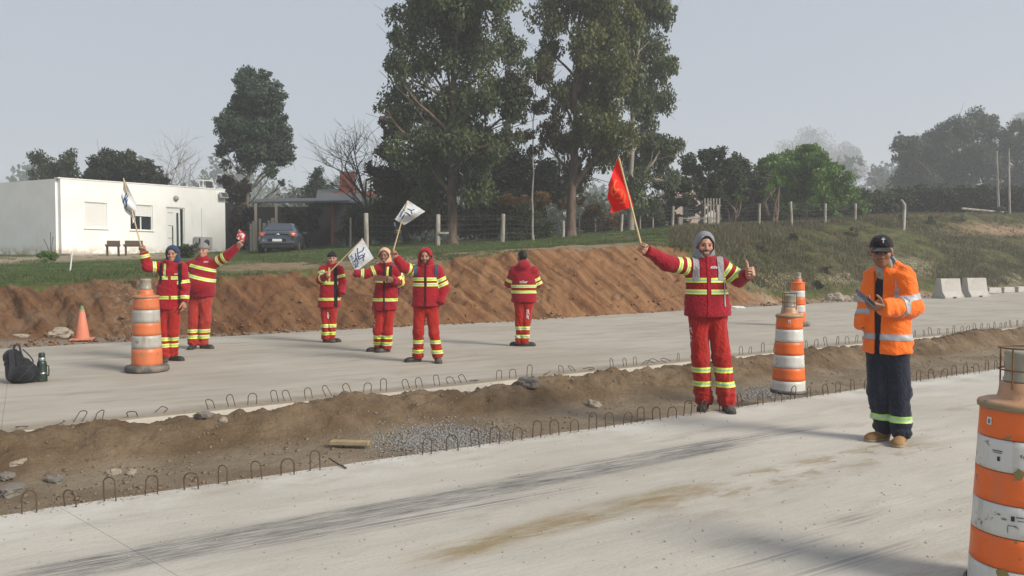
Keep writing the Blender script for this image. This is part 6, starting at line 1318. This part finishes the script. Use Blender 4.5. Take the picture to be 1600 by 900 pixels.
wave = person('man with arms spread wide, waving a red flag and giving a thumbs-up', 'person', (1121, 640),
 dict(head=(1101, 384.5, 0), neck=(1102, 407, .02), shL=(1078, 417, 0), shR=(1127, 416, 0), elL=(1042, 411, -.12), wrL=(1011, 392, -.22), elR=(1155, 436, .02), wrR=(1168, 429, -.22), hipL=(1092, 500, 0), hipR=(1119, 500, 0), knL=(1094, 560, -.03), knR=(1128, 560, -.03), anL=(1100, 625, .04), anR=(1136, 627, -.06), toeL=(1094, 637, -.2), toeR=(1146, 640, -.30)), 0,
 dict(hem=493, hemw=74, chestw=58, jm=JR, tm=TR, skin=S1, smile=True, beard=.75, hair=(.02, .015, .012), hood=(GRY, 0, -.006, .96, (.073, .108)), hroll=-.04, hscale=1.06, zip=M_zip, vox=.0105, hvox=.0045, fold=.018,
  tbands=((437.5, .048, .022), (455.5, .048, .022)), sL=(('u', .26, .045), ('u', .58, .045)), sR=(('u', .22, .045), ('u', .62, .045)), sr=(.082, .074, .056), tr=(.092, .082, .082), lb=((576, .055), (598, .055)), text=(('stiler', .042, 1117, 417.5),), legtext=(('stiler', .07, 1079, 522),),
  vbands=((-.118, 403, 439, .062, GRYS, 'shoulder_strap', 1), (.128, 402, 438, .062, GRYS, 'shoulder_strap', 1), (.165, 436, 478, .014, GRYS, 'strap_end', 1)),
  handL=dict(pn=(0, -1, .1), side=(.25, 0, 1), curl=(62, 78, 45), thumb='wrap', h=.0045), handR=dict(d=(.25, -.85, .30), pn=(-1, -.25, 0), side=(-.05, .1, 1), curl=(80, 85, 45), thumb='up', h=.0045, sc=1.15)), 1)
orange = person('man in open orange coat, black cap and dark trousers holding a notebook', 'person', (1388, 690),
 dict(head=(1377, 394, -.06), neck=(1387, 420, .0), shL=(1366, 432, .12), shR=(1411, 432, -.08), elL=(1356, 478, .14), wrL=(1348, 512, .06), elR=(1424, 480, -.10), wrR=(1377, 480, -.30), hipL=(1373, 552, .04), hipR=(1401, 552, -.04), knL=(1373, 612, .04), knR=(1405, 614, -.04), anL=(1381, 668, .08), anR=(1408, 674, -.06), toeL=(1348, 680, -.02), toeR=(1396, 694, -.32)), -38,
 dict(hem=550, hemw=74, chestw=54, jm=JO, tm=NV, skin=S2, beard=.30, hyaw=-24, hpitch=5, cap=NVK, cross=True, vox=.0105, hvox=.0045, fold=.022, sq=1.35, sr=(.080, .080, .066), hooddown=True, open=(-.055, .036), openslant=.01, inner=NV, hscale=1.08, tf=.014,
  tape=M_silv, ltape=M_green, tbands=((525, .05, 0),), sR=(('u', .70, .05), ('f', .38, .055)), sL=(('u', .80, .05), ('f', .45, .05)), vbands=((.105, 427, 480, .048, M_silv, 'reflective_band', 1),), tr=(.094, .084, .080), lb=((651, .055),),
  shoe=simple('tan_suede', (.28, .155, .06), .8, var=.3, dirt=(.35, .28, .2), dscale=9), solem=simple('pale_sole', (.30, .25, .18), .8), scarf=(scarf_mat(), .035),
  handR=dict(d=(-.85, -.25, .18), pn=(-.1, .55, .8), side=(0, -.8, .5), curl=(28, 40, 30), thumb='open', h=.0045, sc=1.1)), 2)
hoodm = person('man in a raised red hood and black neck warmer holding up a white flag', 'person', (664, 566),
 dict(head=(664.5, 401.5, -.02), neck=(666, 416, 0), shL=(649, 423, 0), shR=(683, 423, 0), elL=(630, 418, -.14), wrL=(619, 402, -.18), elR=(694, 449, .03), wrR=(688, 473, -.06), hipL=(656, 484, 0), hipR=(675, 484, 0), knL=(654, 520, -.02), knR=(678, 520, -.02), anL=(653, 555, .06), anR=(684, 557, 0), toeL=(634, 562, .0), toeR=(687, 566, -.25)), 0,
 dict(hem=478, hemw=44, chestw=38, jm=JR2, tm=TR, skin=S3, beard=.8, hood=(JR2, 0, -.008, 1.08), vox=.0125, hvox=.006, fold=.018, sr=(.082, .076, .060), zip=M_zipk, tbands=((436, .05, .02), (444.5, .05, .02)), sL=(('u', .30, .045), ('u', .62, .045)), sR=(('u', .52, .05), ('u', .80, .05)), tr=(.086, .074, .072), lb=((533.5, .055), (549, .055)), scarf=(NVK, .085),
  vbands=((-.15, 414, 431, .05, BST, 'shoulder_strap', 1), (.16, 414, 432, .05, BST, 'shoulder_strap', 1)), handL=dict(pn=(0, -1, .1), side=(.4, 0, 1), curl=(62, 78, 45), h=.007)), 3)
beige = person('man in a beige hood between two others, left arm stretched out', 'person', (597, 550),
 dict(head=(601, 400, -.02), neck=(603, 414, 0), shL=(590, 421, 0), shR=(619, 423, 0), elL=(571, 428, -.05), wrL=(554, 427, -.10), elR=(627, 441, .03), wrR=(613, 438, -.24), hipL=(594, 487, 0), hipR=(608, 487, 0), knL=(591, 518, -.02), knR=(606, 518, -.02), anL=(592, 542, .08), anR=(605, 544, 0), toeL=(574, 548, .04), toeR=(591, 553, -.08)), -5,
 dict(hem=484, hemw=39, chestw=34, jm=JR, tm=TR, skin=(.27, .14, .09), smile=True, beard=.4, hood=(BEI, 0, -.005, 1.0), vox=.013, hvox=.006, sr=(.080, .072, .058), zip=M_zipk, tbands=((439, .05, .02), (468, .05, 0)), sL=(('u', .35, .05), ('f', .30, .05)), sR=(('u', .60, .05), ('f', .2, .05)), tr=(.086, .076, .074), lb=((526, .06), (536.5, .06)), legtext=(('stiler', .07, 585, 505),),
  vbands=((.10, 415, 436, .045, NVK, 'shoulder_strap', 1), (.055, 417, 434, .03, M_tape, 'reflective_band', 1)), handL=dict(pn=(0, -1, 0), side=(0, 0, 1), curl=(22, 28, 20), thumb='open', h=.007, spread=.4), handR=dict(d=(-.7, -.6, .1), pn=(0, .6, .6), side=(0, -.5, .8), curl=(50, 60, 40), h=.007, glove=(.22, .12, .08))), 4)
capm = person('man in a dark beanie at the left of the trio holding a lettered flag', 'person', (513, 535),
 dict(head=(519, 404.5, -.02), neck=(519, 415, 0), shL=(506, 421, 0), shR=(530, 422, 0), elL=(501, 437, -.08), wrL=(511, 431, -.26), elR=(535, 441, .0), wrR=(534, 458, -.1), hipL=(509, 485, 0), hipR=(520, 485, 0), knL=(509, 509, -.02), knR=(518, 509, 0), anL=(509, 530, .0), anR=(516, 530, .06), toeL=(525, 534, -.06), toeR=(529, 533, .05)), 12,
 dict(hem=480, hemw=34, chestw=30, jm=JR2, tm=TR, skin=S1, beard=.15, beanie=NVK, vox=.013, hvox=.006, sr=(.080, .072, .058), tbands=((442, .05, 0), (467, .05, 0)), sL=(('u', .45, .05), ('f', .35, .05)), sR=(('u', .5, .05),), tr=(.083, .072, .070), lb=((508.5, .06), (520.5, .06)), legtext=(('stiler', .06, 513, 493),),
  vbands=((.06, 416, 479, .06, NVK, 'open_lining', 1), (-.05, 418, 440, .03, M_tape, 'reflective_band', 1)), handL=dict(pn=(0, -1, .1), side=(.5, 0, 1), curl=(62, 78, 45), h=.007)), 5)
backm = person('bareheaded man standing alone before the bank with his back turned', 'person', (815, 541),
 dict(head=(815.5, 402.5, 0), neck=(818, 414, 0), shL=(803, 423, 0), shR=(833, 423, 0), elL=(796, 443, .06), wrL=(808, 447, .26), elR=(840, 443, .06), wrR=(829, 447, .26), hipL=(812, 476, 0), hipR=(825, 476, 0), knL=(812, 503, 0), knR=(822, 503, 0), anL=(812, 533, .02), anR=(819, 534, .0), toeL=(799, 539, .12), toeR=(829, 540, .02)), 178,
 dict(hem=472, hemw=39, chestw=37, jm=JR, tm=TR, skin=S2, hair=(.02, .015, .012), hyaw=-146, hooddown=True, vox=.0125, hvox=.006, sr=(.084, .075, .060), tbands=((447, .05, 0), (455.8, .05, 0)), sL=(('u', .75, .05),), sR=(('u', .62, .05), ('u', .95, .05)), tr=(.086, .070, .066), lb=((512.6, .06), (525.5, .06)), text=(('stiler', .072, 818, 440.5),), legtext=(('stiler', .085, 825, 491),)), 6)
bluem = person('man in a blue hood behind the dusty drum holding up a white flag', 'person', (268, 564),
 dict(head=(269.5, 397.5, -.02), neck=(268, 411, 0), shL=(253, 417, 0), shR=(283, 418, 0), elL=(231, 417, -.10), wrL=(224.5, 395, -.14), elR=(288, 446, 0), wrR=(288, 471, -.04), hipL=(258, 486, 0), hipR=(272, 486, 0), knL=(255, 520, -.02), knR=(271, 520, 0), anL=(257, 556, -.05), anR=(269, 553, .05), toeL=(256, 566, -.3), toeR=(286, 560, 0)), 8,
 dict(hem=483, hemw=38, chestw=36, hemx=-4, jm=JR2, tm=TR, skin=S3, smile=True, hood=(BLU, 0, -.012, .98), hroll=.06, vox=.0125, hvox=.006, sr=(.082, .074, .058), zip=M_zip, tbands=((434, .05, .02), (464.5, .05, 0)), sL=(('u', .55, .05), ('f', .78, .05)), sR=(('u', .80, .05), ('f', .75, .05)), tr=(.086, .075, .072), lb=((529, .055), (539, .055)), text=(('stiler', .04, 277, 428),),
  vbands=((-.07, 412, 432, .035, M_tape, 'reflective_band', 1), (-.13, 411, 440, .04, NVK, 'shoulder_strap', 1), (.15, 412, 470, .05, NVK, 'shoulder_strap', 1)), handL=dict(pn=(0, -1, .1), side=(.6, 0, .5), curl=(62, 78, 45), h=.007), handR=dict(pn=(-1, 0, 0), side=(0, -1, 0), curl=(25, 30, 25), thumb='open', h=.007)), 7)
greym = person('big man in a grey beanie with one arm flung up to the right', 'person', (311, 545),
 dict(head=(317.5, 392, -.02), neck=(316, 405, 0), shL=(300, 414, 0), shR=(332, 412, 0), elL=(295, 440, .02), wrL=(296, 460, -.05), elR=(352, 402, -.05), wrR=(371, 385.5, -.1), hipL=(304, 470, 0), hipR=(321, 470, 0), knL=(303, 503, 0), knR=(321, 503, 0), anL=(302, 535, .0), anR=(317, 535, .04), toeL=(296, 545, -.2), toeR=(333, 541, .0)), 0,
 dict(hem=463, hemw=45, chestw=41, belly=True, jm=JR, tm=TRd, skin=S1, smile=True, beanie=BGR, vox=.013, hvox=.006, sr=(.090, .082, .062), tbands=((418, .055, 0, 2), (434, .055, 0, 2)), sR=(('u', .55, .055), ('u', .98, .055)), sL=(('u', .5, .05), ('u', .9, .05)), tr=(.096, .085, .080), lb=((516.6, .06), (525.8, .06)), text=(('stiler', .04, 322, 409),), handR=dict(pn=(0, -1, .1), side=(-.5, 0, 1), curl=(50, 60, 40), h=.007)), 8)
# ---- flags, held things, worn bags ----
M_fred = cloth('red_flag_cloth', (.78, .022, .018), (.6, .02, .02), .1); M_fwh = cloth('white_flag_cloth', (.66, .68, .70), (.5, .52, .55), .15); M_inkb = simple('blue_ink', (.02, .06, .16), .7); M_inko = simple('orange_ink', (.75, .12, .03), .7)
def pole_for(P_, side, top_px, ext=.05, py_dir=None):
    h = np.array(P_['info'][side][0], float); Yh = h[1]; b = A(top_px[0], top_px[1], Yh); d = (b-h)/np.linalg.norm(b-h); return (h-d*ext, b), Yh
design = [[(.12, .42), (.34, .52), (.60, .60), (.66, .34), (.58, .22)], [(.22, .62), (.44, .70), (.70, .74)], [(.34, .52), (.42, .26), (.34, .14)], [(.50, .56), (.55, .34), (.70, .28)], [(.44, .70), (.52, .88)], [(.70, .74), (.80, .96)], [(.66, .34), (.82, .42)]]
pl, Yh = pole_for(wave, 'L', (967, 247)); flag('flag', 'red flag with orange print on a pale stick held by the man with arms spread', [(966, 245), (990, 323), (955, 332), (949, 290)], Yh, pl, M_fred, [[(.35, .35), (.45, .25), (.62, .3), (.6, .45), (.42, .5), (.35, .62), (.5, .72), (.68, .66)], [(.3, .55), (.25, .7), (.38, .85), (.6, .82)], [(.5, .5), (.75, .52), (.8, .38), (.7, .28)]], [], M_inko, .04)
pl, Yh = pole_for(bluem, 'L', (193, 279)); flag('flag', 'white flag with blue design hanging from the stick before the white house', [(192.5, 277), (214, 322), (207, 349), (188, 316)], Yh, pl, M_fwh, [[(.3, .3), (.6, .35), (.8, .28)], [(.35, .5), (.6, .55), (.75, .48)], [(.45, .32), (.5, .55)], [(.2, .42), (.5, .44)]], [('PIT-CNT', 1., (.80, .62), (0, .13), (.14, 0))], M_inkb, .05)
pl, Yh = pole_for(capm, 'L', (566, 374)); flag('flag', 'white flag with blue handshake drawing and blue lettering between the two left men', [(566, 372), (544, 400), (556, 424), (583, 404)], Yh, pl, M_fwh, design, [('PIT-CNT', 1., (.50, .90), (.215, 0), (0, -.20))], M_inkb, .02)
pl, Yh = pole_for(hoodm, 'L', (636, 316)); flag('flag', 'white crumpled flag flying highest above the beige-hooded man', [(637, 313), (617, 343), (632, 351), (663, 331)], Yh, pl, M_fwh, [[(.25, .30), (.5, .28), (.7, .35)], [(.3, .5), (.55, .45), (.75, .5)], [(.15, .55), (.22, .8)], [(.4, .6), (.45, .85)], [(.5, .28), (.6, .18)]], [('PIT', .9, (.10, .55), (0, .22), (.18, 0))], M_inkb, .06)
h = greym['info']['R'][0]; pn_ = thing('paper_pennant', 'small red and white patterned pennant raised by the man in the grey beanie', 'pennant', h)
t = MT('pennant_print'); p = t.obj(); c = t.mix(t.sstep(t.noise(p, 22, 3), .48, .54), (.42, .04, .05), (.55, .52, .5)); t.fin(c, .7)
Q = [A(369, 372, h[1])-h, A(374, 358, h[1])-h, A(384, 366, h[1]+.05)-h, A(381, 379, h[1])-h]; MB().add(Q+[q+np.array([0, .006, 0]) for q in Q], [(0,1,2,3),(7,6,5,4),(0,4,5,1),(1,5,6,2),(2,6,7,3),(3,7,4,0)]).build('sheet', t.m, pn_)
h = orange['info']['R'][0]; nb = thing('notebook', 'dark notebook in the hand of the man in the orange coat', 'notebook', h); a, b = A(1338, 456, h[1]-.03)-h, A(1364, 478, h[1]-.02)-h; dd = (b-a)/np.linalg.norm(b-a); w2 = np.array([.25, .9, .35]); w2 = w2-dd*(w2@dd); w2 /= np.linalg.norm(w2); n2_ = np.cross(dd, w2)
for nm, o0, th_, m_ in (('cover', 0, .004, simple('navy_cover', (.03, .035, .07), .5)), ('pages', .0065, .009, simple('page_edges', (.35, .34, .36), .8)), ('cover', .013, .004, simple('navy_cover', (.03, .035, .07), .5))):
    e = 0 if nm == 'cover' else .004; V = [a+dd*e+n2_*(o0-th_/2)-w2*(.045-e), b-dd*e+n2_*(o0-th_/2)-w2*(.045-e), b-dd*e+n2_*(o0-th_/2)+w2*(.045-e), a+dd*e+n2_*(o0-th_/2)+w2*(.045-e)]; V += [v+n2_*th_ for v in V]; MB().add(V, [(3,2,1,0),(4,5,6,7),(0,1,5,4),(1,2,6,5),(2,3,7,6),(3,0,4,7)]).build(nm, m_, nb)
h = beige['info']['R'][0]; tag(bev(MB().box((-.10, -.02, 0), (.20, .03, .085), Matrix.Rotation(R(6), 4, 'Y')).build('folded_paper', simple('brown_paper', (.16, .07, .055), .8, var=.3)), .005), 'brown folded wad in the right hand of the man in the beige hood', 'paper'); bpy.data.objects['folded_paper'].location = tuple(h)
def worn(P_, label, m, w_=.15, h_=.24, dx=0.):
    f, up = P_['f'], P_['up']; c = P_['ms']-f*.20-up*.24+P_['sd']*dx; rb = P_['rb']; root = thing('backpack', label, 'backpack', c)
    def fn(P): return cone_d(P, c-up*(h_-.1), c+up*(h_-.12), w_*.95, w_*.85, (f, 1.6))+.012*folds(P, 1, 4)
    V, Q = surfnet(fn, c-.42, c+.42, .014); np_mesh('bag', V-c, Q, m, root)
    fp = lambda P: cone_d(P, c-f*.09-up*.12, c-f*.09+up*.0, w_*.6, w_*.55, (f, 2.2)); V, Q = surfnet(fp, c-.3, c+.3, .014); np_mesh('pocket', V-c, Q, m, root)
worn(wave, 'grey backpack on the back of the man with the red flag', GRYS); worn(bluem, 'black backpack on the back of the man in the blue hood', NVK, .16, .25, -.03)
worn(beige, 'dark red backpack on the back of the man in the beige hood', cloth('maroon_bag_cloth', (.12, .02, .03)), .14, .22, .05); worn(hoodm, 'dark blue backpack on the back of the man in the red hood', BST, .13, .20)
for ob in list(bpy.data.objects):
    if ob.name.startswith('low_shrub'): pass
bpy.context.view_layer.update()
